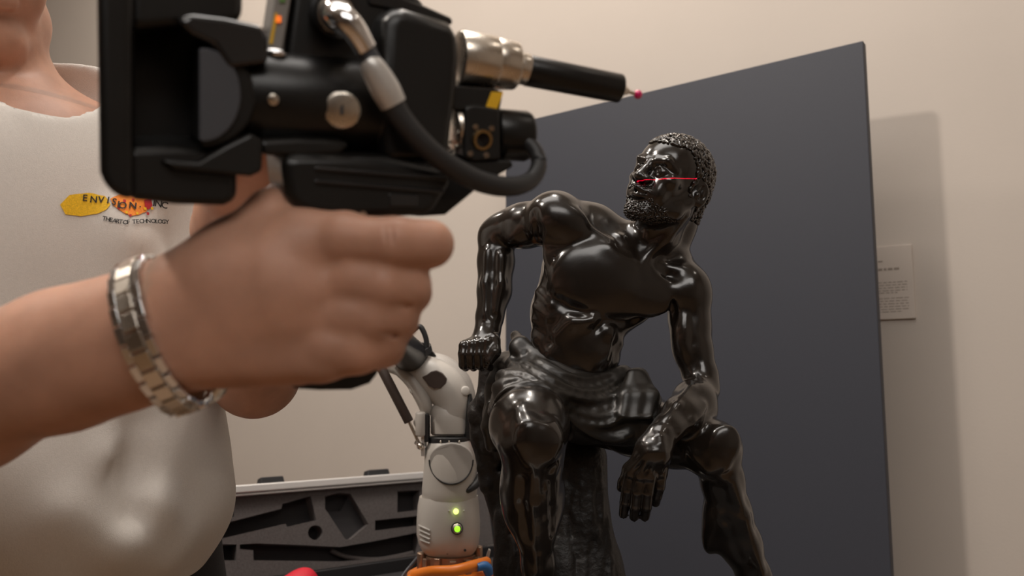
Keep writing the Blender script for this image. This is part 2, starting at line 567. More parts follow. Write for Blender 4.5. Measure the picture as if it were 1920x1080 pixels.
# ------------------------------------------------------------------ wall label beside the panel
def on_wall(px, py):
    r = P(px, py, 1.0) - CAM
    return CAM + r * (((W0 - CAM) @ wn) / (r @ wn))
def wall_uv(px, py):
    q = on_wall(px, py) - W0
    return q @ wt, q[2]
la0, lz1 = wall_uv(1600, 468); la1, lz0 = wall_uv(1718, 597)
def wallbox(name, a0, a1, z0, z1, n0, n1, m, bev=0):
    c = W0 + wt * (a0 + a1) / 2 + wn * (n0 + n1) / 2 + WORLD[2] * (z0 + z1) / 2
    return box(name, c, (wt, wn, WORLD[2]), ((a1 - a0) / 2, (n1 - n0) / 2, (z1 - z0) / 2), m, lab, bev)
lc_ = W0 + wt * (la0 + la1) / 2
lab = empty('wall_label', (lc_[0], lc_[1], lz0), 'pale exhibition text card mounted on the wall beside the dark panel', 'wall label')
wallbox('card', la0, la1, lz0, lz1, 0.0005, .006, M['paper'], .0008)
def ink_row(py, x_end, hgt):
    rnd = random.Random(int(py * 10))
    x = la0 + .004
    end, z = wall_uv(x_end, py)
    while x < end:
        e = min(x + rnd.uniform(.004, .012), end)
        wallbox('text_line', x, e, z - hgt, z + hgt, .006, .0064, M['ink'])
        x = e + .0025
ink_row(491, 1656, .0012)
ink_row(504, 1687, .0022)
for k in range(5): ink_row(528 + k * 5.2, 1702 - (k == 4) * 18, .0007)
for k in range(6): ink_row(558 + k * 5.2, 1705 - (k == 5) * 14, .0007)

# ------------------------------------------------------------------ table, open equipment case
zt_ = P(600, 1130, 1.45)[2]
TZ = round(float(zt_), 3) - 0.02
tb = empty('work_table', (-0.52, 1.385, 0), 'grey laminate work table under the open equipment case', 'table')
box('table_top', (-0.52, 1.385, TZ - 0.015), WORLD, (0.62, 0.345, 0.015), M['tabletop'], tb, 0.003)
for sx in (-1.08, 0.05):
    for sy in (1.08, 1.68):
        cyl('leg', (sx, sy, 0), (sx, sy, TZ - 0.03), 0.018, M['caseblack'], tb)

LA, LB = P(418, 917, 1.36), P(786, 885, 1.585)
LB = LB.copy()
ed = nrm(np.array([LB[0] - LA[0], LB[1] - LA[1], 0]))      # along the case
bk = np.array([-ed[1], ed[0], 0.0])                          # away from the viewer
if bk[1] < 0: bk = -bk
tilt = math.radians(14)
up_ = nrm(np.array([0, 0, 1]) * math.cos(tilt) + bk * math.sin(tilt))
nf = np.cross(ed, up_)                                       # plane normal
if nf[1] > 0: nf = -nf                                       # looks at the viewer
L0 = LA.copy()
def lidpt(px, py, off=0.0):
    r = P(px, py, 1.0) - CAM
    t = ((L0 - CAM) @ nf) / (r @ nf)
    return CAM + r * t + nf * off
def lid_uv(p):
    return np.array([(p - L0) @ ed, (p - L0) @ up_])
def lid_xyz(u, v, off=0.0):
    return L0 + ed * u + up_ * v + nf * off
u0 = lid_uv(lidpt(380, 919))[0] - 0.12
u1 = lid_uv(lidpt(917, 880))[0]
vt = 0.0
vb = lid_uv(lidpt(680, 1056))[1]
case = empty('equipment_case', (L0[0], L0[1], TZ), 'open black flight case with cut foam lining and bright aluminium rim', 'equipment case')
dp = -nf
# lid shell
def lidquad(name, ua, ub, va, vb_, off, thick, m, parent, bev=0.002):
    return prism(name, [lid_xyz(ua, va, off), lid_xyz(ub, va, off), lid_xyz(ub, vb_, off), lid_xyz(ua, vb_, off)], dp * thick, m, parent, bev, 2)
shell = lidquad('lid', u0, u1, vt - 0.002, vb, -0.052, 0.01, M['caseblack'], case)
lidquad('lid_side', u0, u0 + 0.008, vt, vb, 0.0, 0.055, M['caseblack'], case)
lidquad('lid_side', u1 - 0.008, u1, vt, vb, 0.0, 0.055, M['caseblack'], case)
rim = lidquad('aluminium_rim', u0, u1, vt + 0.004, vt - 0.010, 0.008, 0.07, M['alu'], case, 0.003)
lidquad('aluminium_rim', u0, u1, vt - 0.0105, vt - 0.014, 0.005, 0.06, M['alu'], case, 0.001)
lidquad('aluminium_rim', u1 - 0.004, u1 + 0.004, vt - 0.0145, vb, 0.008, 0.07, M['alu'], case, 0.002)
for px, pw in ((519, 24), (721, 22)):
    a = lid_uv(lidpt(px - pw, 899)); b = lid_uv(lidpt(px + pw, 899))
    vv = 0.004
    h_ = 0.014
    prism('latch', [lid_xyz(a[0], vv, -0.02), lid_xyz(b[0], vv, -0.02), lid_xyz(b[0] - .003, vv + h_, -0.02), lid_xyz(a[0] + .003, vv + h_, -0.02)], dp * 0.02, M['caseblack'], case, 0.002)
# foam with pockets cut through the upper layer
holes = [
    [(405, 985), (530, 953), (532, 944), (585, 929), (589, 945), (596, 974), (541, 987), (538, 981), (452, 1001), (405, 1013)],
    [(612, 930), (638, 923), (660, 925), (694, 982), (660, 1011), (650, 1010), (621, 966), (612, 953)],
    [(748, 920), (790, 918), (790, 955), (748, 960)],
    [(706, 975), (790, 966), (790, 984), (706, 994)],
    [(594 + 14 * math.cos(t), 998 + 14 * math.sin(t)) for t in np.linspace(0, 2 * math.pi, 17)[:-1]],
    [(452, 1020), (482, 1018), (560, 1021), (640, 1025), (700, 1015), (790, 997), (790, 1050), (720, 1053), (640, 1052), (478, 1050), (477, 1031), (452, 1029)],
    [(405, 1000), (446, 1002), (446, 1050), (405, 1050)],
    [(428, 945), (441, 944), (441, 968), (428, 970)],
    [(806, 975), (880, 966), (880, 1046), (806, 1050)],
    [(820, 915), (890, 908), (890, 940), (820, 948)],
]
# the long pocket and the square pocket at the left run into each other
holes = [holes[0][:-1] + [(405, 1012)]] + holes[1:]
holes[6] = [(405, 1020), (446, 1020), (446, 1050), (405, 1050)]
bm = bmesh.new()
edges = []
def loop(uvs):
    vs_ = [bm.verts.new(tuple(lid_xyz(u, v, -0.006))) for u, v in uvs]
    for i in range(len(vs_)):
        edges.append(bm.edges.new((vs_[i], vs_[(i + 1) % len(vs_)])))
vbf = vb + 0.0
loop([(u0 + .009, vt - .014), (u1 - .009, vt - .014), (u1 - .009, vbf), (u0 + .009, vbf)])
for hh in holes:
    uv = [lid_uv(lidpt(*q)) for q in hh]
    uv = [(min(max(a, u0 + .02), u1 - .02), max(b, vbf + 0.004)) for a, b in uv]
    loop(uv)
bmesh.ops.triangle_fill(bm, use_beauty=True, use_dissolve=False, edges=edges)
bmesh.ops.recalc_face_normals(bm, faces=bm.faces)
ext = bmesh.ops.extrude_face_region(bm, geom=list(bm.faces))
vv = [g for g in ext['geom'] if isinstance(g, bmesh.types.BMVert)]
bmesh.ops.translate(bm, vec=Vector(dp * 0.026), verts=vv)
bmesh.ops.recalc_face_normals(bm, faces=bm.faces)
me = bpy.data.meshes.new('foam_insert'); bm.to_mesh(me); bm.free()
fo = link('foam_insert', me, M['foam'], case)
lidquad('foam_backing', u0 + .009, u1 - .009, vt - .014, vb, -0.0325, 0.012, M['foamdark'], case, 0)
# foam step inside the second pocket and the curved cable groove
st = [lid_uv(lidpt(*q)) for q in [(622, 958), (648, 955), (664, 926), (694, 982), (660, 1011), (650, 1010)]]
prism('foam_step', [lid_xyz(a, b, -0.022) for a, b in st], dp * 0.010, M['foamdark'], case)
gr = [lid_xyz(*lid_uv(lidpt(*q)), -0.022) for q in [(630, 1030), (660, 1042), (710, 1047), (750, 1042), (785, 1034)]]
tube('foam_ridge', gr, 0.004, M['foam'], case, 8)
# lower tray of the case, opening upwards, nearer than the lid
hz = lid_xyz(u0, vb)[2]
hp = lid_xyz(0, vb, 0.0)
def tray(u, y, z):
    q = hp + ed * u - bk * y
    return np.array([q[0], q[1], z])
def traybox(name, ua, ub, ya, yb, za, zb, m, bev=0.002):
    c = (tray(ua, ya, za) + tray(ub, yb, zb)) / 2
    return box(name, c, (ed, bk, WORLD[2]), ((ub - ua) / 2, (yb - ya) / 2, (zb - za) / 2), m, case, bev)
TZc = TZ + 0.001
traybox('tray', u0, u1, 0.0, 0.30, TZc, TZc + 0.01, M['caseblack'])
traybox('tray_side', u0, u1, 0.0, 0.008, TZc + 0.01, hz - 0.0005, M['caseblack'])
traybox('tray_side', u0, u1, 0.292, 0.30, TZc + 0.01, hz - 0.03, M['caseblack'])
traybox('tray_side', u0, u0 + 0.008, 0.008, 0.292, TZc + 0.01, hz - 0.03, M['caseblack'])
traybox('tray_side', u1 - 0.008, u1, 0.008, 0.292, TZc + 0.01, hz - 0.03, M['caseblack'])
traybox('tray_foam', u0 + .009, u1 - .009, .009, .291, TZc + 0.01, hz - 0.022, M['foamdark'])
# red pouch lying in the tray
pc = P(553, 1086, 1.27)
pcz = hz - 0.022
pb = Body()
pb.ell((pc[0], pc[1], pcz + 0.021), (0.045, 0.035, 0.021), (ed, bk, WORLD[2]), 0.01)
pb.ell((pc[0] + .008, pc[1] + .010, pcz + 0.036), (0.020, 0.018, 0.015), (nrm(ed + [0, 0, .5]), bk, nrm([0, 0, 1] - ed * .5)), 0.02)
o = link('red_pouch', pb.mesh('red_pouch', 0.003), M['red'], None, (pc[0], pc[1], pcz))
tag(o, 'small bright red cloth pouch lying in the open case', 'pouch')

# ------------------------------------------------------------------ white measuring arm on an orange clamp
DA = 1.14
def Q(px, py, dd=0.0): return P(px, py, DA + dd)
RA = DA / FPX
bz = P(850, 1120, DA)
arm = empty('measuring_arm', (bz[0], bz[1], TZ), 'white jointed portable measuring arm with green indicator lights on an orange clamp', 'measuring arm')
def sweep(name, rows, m, parent, n=36, sharp=40, flatk=2.4):
    """rows: (py, left px, right px, depth half px): superelliptic sections seen level"""
    v, f = [], []
    for py, xl, xr, dz in rows:
        c = Q((xl + xr) / 2, py)
        a = (xr - xl) / 2 * RA; b = dz * RA
        for k in range(n):
            th = 2 * math.pi * k / n
            cx = math.copysign(abs(math.cos(th)) ** (2 / flatk), math.cos(th)); sx = math.copysign(abs(math.sin(th)) ** (2 / flatk), math.sin(th))
            v.append(c + WORLD[0] * (a * cx) + WORLD[1] * (b * sx))
    R_ = len(rows)
    for i in range(R_ - 1):
        for k in range(n):
            f.append((i * n + k, i * n + (k + 1) % n, (i + 1) * n + (k + 1) % n, (i + 1) * n + k))
    f.append(tuple(range(n))); f.append(tuple((R_ - 1) * n + k for k in range(n)))
    return link(name, pymesh(name, v, f, True, sharp), m, parent)
low = sweep('lower_housing', [(934, 795, 890, 44), (930, 787, 896, 52), (945, 784, 898, 56), (975, 782, 900, 58), (1000, 782, 900, 58), (1018, 786, 898, 55), (1030, 792, 893, 48), (1038, 800, 886, 40)], M['white_plastic'], arm)
upp = sweep('upper_housing', [(822, 812, 884, 36), (830, 803, 888, 44), (850, 797, 892, 50), (880, 795, 895, 53), (915, 792, 895, 54), (932, 792, 894, 54), (937, 794, 892, 52)], M['white_plastic'], arm)
# oval inset on the front of the upper housing
ov = []
for t in np.linspace(0, 2 * math.pi, 29)[:-1]:
    x = math.cos(t); y = math.sin(t)
    ov.append(Q(846 + 41 * x, 862 + (46 if y > 0 else 30) * y, -0.0415 + 0.012 * x * x))
prism('front_inset', ov, VF * 0.012, M['white_dark'], upp, 0.001, 2)
rim_pts = [p for p in ov[0:15]]
tube('inset_groove', [p - VF * 0.0005 for p in rim_pts], 0.0011, M['rubber'], upp, 6, 2)
sweep('collar_ring', [(818, 804, 882, 40), (820, 803, 884, 42), (833, 803, 886, 42), (836, 806, 884, 40)], M['rubber'], arm)
for px in (826, 842, 861):
    ball('collar_screw', Q(px, 828, -0.030), 0.0018, M['steel'], arm, n=8)
# joint barrel and the curved elbow
sweep('joint_barrel', [(815, 810, 876, 30), (812, 808, 878, 34), (790, 808, 877, 36), (768, 808, 872, 34), (760, 812, 868, 28), (756, 818, 862, 20)], M['white_plastic'], arm)
sweep('joint_shroud', [(822, 868, 890, 26), (800, 872, 892, 30), (760, 874, 888, 28), (738, 876, 884, 16)], M['rubber'], arm)
el = [(732, 683, .02), (765, 688, .01), (800, 700, 0), (832, 722, 0), (848, 752, 0), (845, 785, 0)]
q = spline([np.append(Q(a, b, c), r) for (a, b, c), r in zip(el, [16 * RA, 24 * RA, 33 * RA, 38 * RA, 36 * RA, 33 * RA])], 6)
elb = link('elbow', rings('elbow', [(p[:3], (p[3] * 1.0, p[3])) for p in q], 30, True, VF, 60), M['white_plastic'], arm)
el = [(798, 672, .035), (830, 682, .035), (858, 706, .035), (873, 740, .035), (878, 790, .035), (880, 830, .03)]
q = spline([np.append(Q(*a), r) for a, r in zip(el, [13 * RA, 17 * RA, 19 * RA, 19 * RA, 17 * RA, 15 * RA])], 6)
link('rear_yoke', rings('rear_yoke', [(p[:3], (p[3] * 1.6, p[3])) for p in q], 24, True, VF, 60), M['white_dark'], arm)
el = [(745, 690, .0), (775, 715, -.006), (795, 752, -.01), (800, 775, -.005)]
q = spline([np.append(Q(*a), r) for a, r in zip(el, [11 * RA, 15 * RA, 14 * RA, 10 * RA])], 6)
link('front_yoke', rings('front_yoke', [(p[:3], (p[3] * 1.5, p[3])) for p in q], 24, True, VF, 60), M['white_plastic'], arm)
pad = [(791, 707), (800, 703), (808, 697), (818, 695), (830, 701), (838, 710), (836, 719), (826, 728), (814, 729), (804, 724), (799, 717)]
prism('elbow_pad', [Q(a, b, -0.0325 + 0.00022 * abs(a - 818)) for a, b in pad], VF * 0.012, M['brownpad'], elb, 0.0012, 2)
for px, py, r in ((776, 731, 9), (786, 792, 11), (873, 733, 9)):
    cyl('pivot_knob', Q(px, py, -0.02), Q(px + (3 if px < 800 else -3), py, 0.0), r * RA, M['white_plastic'], arm, rnd=0.002, n=20)
cyl('pivot_knob', Q(789, 772, -.02), Q(789, 818, -.02), 10 * RA, M['white_plastic'], arm, rnd=0.003, n=20)
box('yoke_slot', Q(801, 800, -.012), (VX, VU, VF), (4 * RA, 26 * RA, .012), M['rubber'], arm, .001)
box('hinge_plate', Q(795, 818, -.006), (VX, VU, VF), (4 * RA, 34 * RA, .012), M['alu'], arm, .001)
# gas strut
cyl('strut_cylinder', Q(714, 688, -.02), Q(767, 791, -.02), 9 * RA, M['brownpad'], arm, rnd=0.001)
cyl('strut_rod', Q(765, 787, -.02), Q(786, 832, -.02), 3 * RA, M['steel'], arm, n=12)
ball('strut_ball', Q(788, 836, -.02), 7 * RA, M['steel'], arm)
cyl('strut_pin', Q(779, 829, -.022), Q(797, 838, -.015), 4 * RA, M['chrome'], arm, n=12)
# black forearm tube and its strap, running up behind the hand
cyl('arm_tube', Q(772, 668, .0), P(640, 560, .78), 31 * RA, M['shell'], arm, r2=25 * RA, rnd=.002)
def ringband(name, c, axis, r, wd, th, m, parent, n=32, hint=None, squash=1.0):
    a, b, cc = frame(axis, hint)
    v, f = [], []
    for k in range(n):
        t = 2 * math.pi * k / n
        e = b * math.cos(t) * squash + cc * math.sin(t)
        for (rr, s) in ((r, -wd), (r, wd), (r + th, wd), (r + th, -wd)):
            v.append(np.asarray(c) + e * rr + a * s)
    for k in range(n):
        k2 = (k + 1) % n
        for j in range(4):
            f.append((k * 4 + j, k * 4 + (j + 1) % 4, k2 * 4 + (j + 1) % 4, k2 * 4 + j))
    return link(name, pymesh(name, v, f, True, 40), m, parent)
ax_ = Q(772, 668, .0) - P(640, 560, .78)
ringband('strap', Q(770, 662, -.005), ax_ * .3 + np.array([.05, -.02, -.25]), 34 * RA, 6 * RA, 4 * RA, M['rubber'], arm, squash=1.15)
tube('strap_loop', [Q(772, 622, -.01), Q(787, 612, -.01), Q(798, 632, -.01), Q(799, 655, -.01), Q(786, 680, -.01), Q(762, 690, -.01)], [4 * RA, 5 * RA, 5 * RA, 5 * RA, 5 * RA, 4 * RA], M['rubber'], arm, 8)
prism('strap_end', [Q(800, 648, .02), Q(818, 668, .02), Q(796, 672, .02), Q(786, 662, .02)], VF * .01, M['shell'], arm, .001)
# lights and button on the lower housing
ff = -0.0435
ball('indicator_light', Q(855, 959, ff + .0), 5 * RA, M['lime_led'], low, n=14)
for px in (842, 870):
    ball('indicator_light', Q(px, 958, ff + .0015), 2.2 * RA, M['white_dark'], low, n=8)
cyl('button_ring', Q(857, 991, ff - .0015), Q(857, 991, ff + .006), 11 * RA, M['rubber'], low, n=28)
cyl('power_button', Q(857, 991, ff - .0025), Q(857, 991, ff + .006), 9 * RA, M['steel'], low, n=28, rnd=.001)
ball('button_light', Q(857.5, 992, ff - .0028), 5.5 * RA, M['green_led'], low, n=16)
for k in range(4):
    tube('vent_slot', [Q(785 + k, 985 + 9 * k, -.028), Q(794 + k, 989 + 9 * k, -.036), Q(806, 995 + 8 * k, -.0405)], 1.6 * RA, M['white_dark'], low, 6, 3)
for px, py in ((839, 1037), (872, 1032)):
    cyl('screw_hole', Q(px, py, -.036), Q(px, py, -.02), 2.4 * RA, M['rubber'], low, n=10)
# cable hook at the right of the housing, red tag
tube('cable_hook', [Q(902, 868, .0), Q(904, 885, -.01), Q(894, 905, -.02), Q(880, 918, -.03), Q(873, 922, -.03)], [5 * RA, 7 * RA, 8 * RA, 6 * RA, 3 * RA], M['rubber'], arm, 10)
box('red_tag', Q(889, 829, -.01), (VX, VU, VF), (6 * RA, 6 * RA, .006), M['redtag'], arm, .001)
# threaded ring with lugs
sweep('threaded_ring', [(1036, 808, 880, 40), (1038, 797, 893, 50), (1060, 797, 893, 50), (1066, 794, 896, 53), (1072, 794, 896, 53)], M['brass'], arm, flatk=2.0)
for k in range(12):
    t = 2 * math.pi * k / 12 + .15
    c = Q(845, 1055) + WORLD[0] * (math.cos(t) * 53 * RA) + WORLD[1] * (math.sin(t) * 53 * RA)
    hh = 14 * RA
    if k % 4 == 0: hh = 18 * RA
    box('ring_lug', c, (nrm([math.cos(t), math.sin(t), 0]), nrm([-math.sin(t), math.cos(t), 0]), WORLD[2]), (6 * RA, 6 * RA, hh), M['brass'], arm, .001)
cyl('ring_bolt', Q(790, 1068, -.01), Q(790, 1036, -.01), 8 * RA, M['brass'], arm, n=16, rnd=.001)
cyl('ring_bolt', Q(897, 1058, .0), Q(897, 1024, .0), 8 * RA, M['brass'], arm, n=16, rnd=.001)
# orange clamp down to the table
clp = sweep('clamp', [(1066, 790, 900, 56), (1068, 776, 915, 66), (1074, 764, 925, 72), (1100, 760, 928, 74), (1128, 764, 925, 72)], M['orange'], arm)
tube('clamp_arm', [Q(778, 1078, -.02), Q(810, 1072, -.055), Q(850, 1070, -.066), Q(890, 1060, -.05), Q(912, 1054, -.02)], 10 * RA, M['orange'], clp, 12)
tube('clamp_stripe', [Q(895, 1064, -.055), Q(910, 1062, -.05), Q(918, 1075, -.045)], [7 * RA, 9 * RA, 9 * RA], M['blue'], clp, 10)
prism('clamp_tab', [Q(911, 1062, 0), Q(911, 1044, 0), Q(916, 1030, 0), Q(920, 1033, 0), Q(917, 1046, 0), Q(917, 1062, 0)], VF * .006, M['white_plastic'], clp, .001)
cz = Q(845, 1128)
cyl('clamp_post', (cz[0], cz[1], cz[2] + .005), (cz[0], cz[1], TZ), 0.035, M['orange'], arm)
cyl('clamp_foot', (cz[0], cz[1], TZ), (cz[0], cz[1], TZ + .012), 0.07, M['caseblack'], arm, rnd=.002)
tube('arm_cable', [Q(798, 1030, .03), Q(775, 1055, .0), Q(752, 1085, -.02), Q(735, 1125, -.03)], 3.2 * RA, M['greyplate'], arm, 8)

# ------------------------------------------------------------------ bronze statue
DS = 0.85
RS = DS / FPX
def S(px, py, z=0.0):
    """photo position and millimetres behind (+) or before (-) the statue's middle plane"""
    return P(px, py, DS + z / 1000.0)
def SL(rows):
    return [(S(a, b, z), r * RS) for a, b, z, r in rows]

def head_parts(B, org, s, u, f, un, k=1.0, beard=False):
    """a male head in its own frame: s to its left, u up, f forward; height about 190 units"""
    def H(a, b, c): return org + (s * a + u * b + f * c) * un
    def el(c, r, kk, op='u', tilt=None):
        B.ell(H(*c), tuple(q * un for q in r), tilt or (s, u, f), kk * un, op)
    def cn(a, b, r1, r2, kk, op='u'):
        B.cone(H(*a), H(*b), r1 * un, r2 * un, kk * un, op)
    el((0, 26, -14), (60, 68, 82), 10)                 # skull
    el((0, 22, 30), (50, 48, 42), 18)                  # forehead
    el((0, -34, 26), (45, 56, 46), 24)                 # middle face
    for e in (-1, 1):
        cn((e * 50, -30, -8), (e * 42, -56, 12), 11, 12, 22)      # jaw angle
        cn((e * 42, -58, 14), (e * 14, -78, 58), 12, 14, 18)      # jaw line
        el((e * 37, -14, 48), (16, 12, 16), 16)                     # cheekbone
        el((e * 27, -40, 58), (14, 18, 12), 16)                    # cheek by the mouth
    el((0, -78, 62), (20, 15, 15), 14)                 # chin
    for e in (-1, 1):
        el((e * 25, 0, 78), (16, 10, 13), 8, 's')                  # eye socket
    for e in (-1, 1):
        cn((e * 12, 17, 71), (e * 32, 20, 65), 5.5, 5.5, 8)            # brow
        cn((e * 32, 20, 65), (e * 45, 9, 48), 5.5, 5, 8)
        el((e * 25, -2, 62), (13, 10.5, 11), 1.5)
        el((e * 25 - 2 * e, -2, 75), (3.2, 3.2, 4), 1.2, 's')                     # eyeball
        cn((e * 12, 1, 67), (e * 25, 5.5, 72), 2.4, 2.8, 1.6)       # lids
        cn((e * 25, 5.5, 72), (e * 38, -1, 62), 2.8, 2.4, 1.6)
        cn((e * 12, -4, 67), (e * 25, -10.5, 70.5), 2.0, 2.4, 1.6)
        cn((e * 25, -10.5, 70.5), (e * 38, -4, 62), 2.4, 2.0, 1.6)
    cn((0, 12, 71), (0, -8, 81), 7, 8, 8)          # nose
    cn((0, -8, 81), (0, -20, 88), 8, 10.5, 6)
    for e in (-1, 1):
        el((e * 12.5, -22, 80), (8.5, 8, 11), 5)
        el((e * 7.5, -30, 85), (4.2, 4, 6), 2.5, 's')
    el((0, -44, 66), (24, 14, 16), 10)                 # muzzle
    cn((-15, -44, 76), (0, -40.5, 84), 4.5, 6.5, 3)    # lips
    cn((15, -44, 76), (0, -40.5, 84), 4.5, 6.5, 3)
    cn((-13, -52, 75), (13, -52, 75), 5, 5, 3)
    el((0, -53, 78), (12, 6.5, 7), 4)
    cn((-19, -47, 76), (19, -47, 76), 1.3, 1.3, 2.5, 's')
    cn((0, -47, 80), (0, -47, 95), 2.0, 1.0, 3, 's')
    for e in (-1, 1):                                  # ears
        t1 = nrm(s * e * .55 - f * .8)
        el((e * 61, -9, -20), (16, 25, 6.5), 5, 'u', (nrm(-f * 0.92 + s * e * .4), nrm(u - f * .12), nrm(s * e * .92 + f * .4)))
        el((e * 66, -7, -18), (9, 15, 5), 4, 's', (nrm(-f * 0.92 + s * e * .4), nrm(u - f * .12), nrm(s * e * .92 + f * .4)))
        el((e * 62, -14, -10), (5, 6, 5), 3)
        el((e * 62, -5, -22), (4, 11, 4), 3)
    return H

# frame of the statue's head
HO = S(1256, 343, -22)
hu = D(.33, .94, .05)
hf = D(-.67, .30, -.68)
hf = nrm(hf - hu * (hf @ hu))
hs = np.cross(hu, hf)
if hs @ VX < 0: hs = -hs
HU = RS * 0.97

sb = Body()
Hs = head_parts(sb, HO, hs, hu, hf, HU)
# neck column and nape
sb.limb([(Hs(0, -38, -22), 46 * HU), (S(1228, 440, 5), 43 * RS), (S(1200, 480, 12), 50 * RS)], 16 * RS)
sb.limb([(Hs(0, 0, -62), 38 * HU), (S(1268, 425, 28), 36 * RS), (S(1240, 478, 30), 52 * RS)], 16 * RS)
# trunk
tx = nrm(D(1, -.36, .0)); ty = nrm(D(.36, 1, .12)); tz_ = np.cross(tx, ty)
sb.ell(S(1130, 520, 8), (118 * RS, 105 * RS, 70 * RS), (tx, ty, tz_), 20 * RS)
sb.ell(S(1085, 590, 4), (92 * RS, 88 * RS, 64 * RS), (nrm(D(1, -.2, 0)), nrm(D(.2, 1, 0)), VF), 24 * RS)
sb.ell(S(1078, 665, 6), (86 * RS, 66 * RS, 58 * RS), None, 26 * RS)
sb.ell(S(1062, 745, 14), (112 * RS, 66 * RS, 74 * RS), None, 24 * RS)
# shoulder girdle
sb.limb(SL([(1190, 470, 26, 44), (1110, 432, 22, 48), (1045, 405, 10, 42)]), 22 * RS)
sb.limb(SL([(1215, 480, 26, 44), (1258, 505, 18, 42), (1285, 540, 4, 40)]), 18 * RS)
# right arm, drawn back with the fist on the stump
sb.ell(S(1040, 408, -2), (54 * RS, 50 * RS, 52 * RS), None, 18 * RS)
sb.limb(SL([(1035, 415, 6, 46), (985, 422, 24, 42), (945, 432, 40, 35), (928, 446, 46, 33)]), 12 * RS)
sb.ell(S(985, 440, 18), (38 * RS, 24 * RS, 28 * RS), (nrm(D(1, .2, -.1)), nrm(D(-.2, 1, 0)), VF), 12 * RS)   # biceps
sb.ell(S(965, 408, 34), (40 * RS, 22 * RS, 24 * RS), (nrm(D(1, .5, 0)), nrm(D(-.5, 1, 0)), VF), 12 * RS)
sb.limb(SL([(930, 440, 46, 34), (930, 490, 40, 36), (927, 545, 32, 33), (918, 595, 24, 26), (914, 622, 18, 23)]), 10 * RS)
# fist
sb.limb(SL([(914, 622, 16, 24), (908, 646, 10, 30)]), 10 * RS)
sb.rbox(S(894, 658, 8), (nrm(D(1, .12, .0)), nrm(D(-.12, 1, 0)), VF), (30 * RS, 24 * RS, 24 * RS), 10 * RS, 8 * RS)
for i in range(4):
    x = 868 + 15 * i
    sb.limb(SL([(906 + 4 * i, 630, 14 - i, 9), (x + 2, 648 - 2.5 * i, -3, 9.6), (x, 664, -6, 9.2), (x + 1, 684, -4, 9), (x + 5, 689, 8, 8)]), 2.4 * RS)
sb.limb(SL([(926, 638, 2, 13), (928, 660, -6, 11), (918, 676, -9, 9)]), 5 * RS)      # thumb
# left arm: over the thigh
sb.ell(S(1290, 548, 0), (44 * RS, 56 * RS, 46 * RS), (nrm(D(1, .2, 0)), nrm(D(-.2, 1, 0)), VF), 16 * RS)
sb.limb(SL([(1288, 560, 0, 40), (1293, 605, -4, 37), (1300, 655, -10, 34), (1313, 705, -18, 31), (1318, 730, -24, 29)]), 12 * RS)
sb.ell(S(1285, 640, -16), (26 * RS, 54 * RS, 26 * RS), (nrm(D(1, .12, 0)), nrm(D(-.12, 1, 0)), VF), 12 * RS)   # biceps
sb.ell(S(1314, 620, 4), (20 * RS, 58 * RS, 26 * RS), (nrm(D(1, .05, 0)), nrm(D(-.05, 1, 0)), VF), 10 * RS)    # triceps
sb.limb(SL([(1316, 728, -26, 30), (1300, 750, -44, 36), (1278, 778, -68, 33), (1252, 804, -90, 25), (1236, 822, -100, 23)]), 9 * RS)
sb.ell(S(1316, 762, -38), (26 * RS, 36 * RS, 26 * RS), (nrm(D(.75, .6, .4)), nrm(D(-.5, .8, 0)), nrm(D(-.4, 0, .9))), 14 * RS)
# left hand hanging
sb.limb(SL([(1238, 818, -101, 24), (1226, 845, -107, 30)]), 8 * RS)
kn = [(1182, 888, -101), (1200, 893, -107), (1219, 894, -107), (1239, 888, -101)]
for a, b, c in kn:
    sb.cone(S(1228 + (a - 1210) * .45, 835, -104), S(a, b, c), 17 * RS, 11.5 * RS, 9 * RS)
tips = [[(1176, 918, -101), (1172, 942, -96), (1169, 964, -89)],
        [(1194, 922, -107), (1191, 950, -102), (1189, 970, -94)],
        [(1214, 923, -107), (1212, 950, -102), (1209, 970, -94)],
        [(1236, 912, -101), (1231, 930, -96), (1229, 942, -89)]]
for (a, b, c), ch in zip(kn, tips):
    pr = (S(a, b, c), 10.5 * RS)
    for (x, y, z), r in zip(ch, [9.8, 9.0, 8.0]):
        nx = (S(x, y, z), r * RS)
        sb.cone(pr[0], nx[0], pr[1], nx[1], 2.0 * RS)
        pr = nx
    sb.ell(S(a, b - 1, c - 5), (7.5 * RS, 7.5 * RS, 5 * RS), None, 5 * RS)
sb.limb(SL([(1205, 855, -96, 14), (1180, 880, -88, 11), (1169, 905, -82, 9), (1164, 915, -80, 7)]), 6 * RS)   # thumb
# right leg (the nearer one, pointing at the viewer)
sb.limb(SL([(1010, 745, 30, 64), (1000, 765, -30, 66), (993, 795, -86, 62), (996, 822, -108, 54)]), 20 * RS)
sb.ell(S(958, 800, -74), (32 * RS, 40 * RS, 52 * RS), None, 20 * RS)
sb.ell(S(1032, 812, -78), (26 * RS, 40 * RS, 46 * RS), None, 20 * RS)
sb.limb(SL([(998, 828, -104, 50), (1000, 870, -100, 45), (998, 920, -96, 42), (1002, 985, -92, 34), (1009, 1060, -88, 25), (1013, 1120, -86, 21), (1014, 1170, -84, 23)]), 20 * RS)
sb.ell(S(964, 922, -86), (24 * RS, 62 * RS, 32 * RS), None, 18 * RS)                         # calf heads
sb.ell(S(1034, 928, -80), (24 * RS, 54 * RS, 34 * RS), None, 18 * RS)
# right foot
sb.limb(SL([(1014, 1168, -84, 24), (1012, 1195, -110, 24), (1006, 1206, -150, 20), (1002, 1210, -176, 15)]), 12 * RS, flat=(VU, .8))
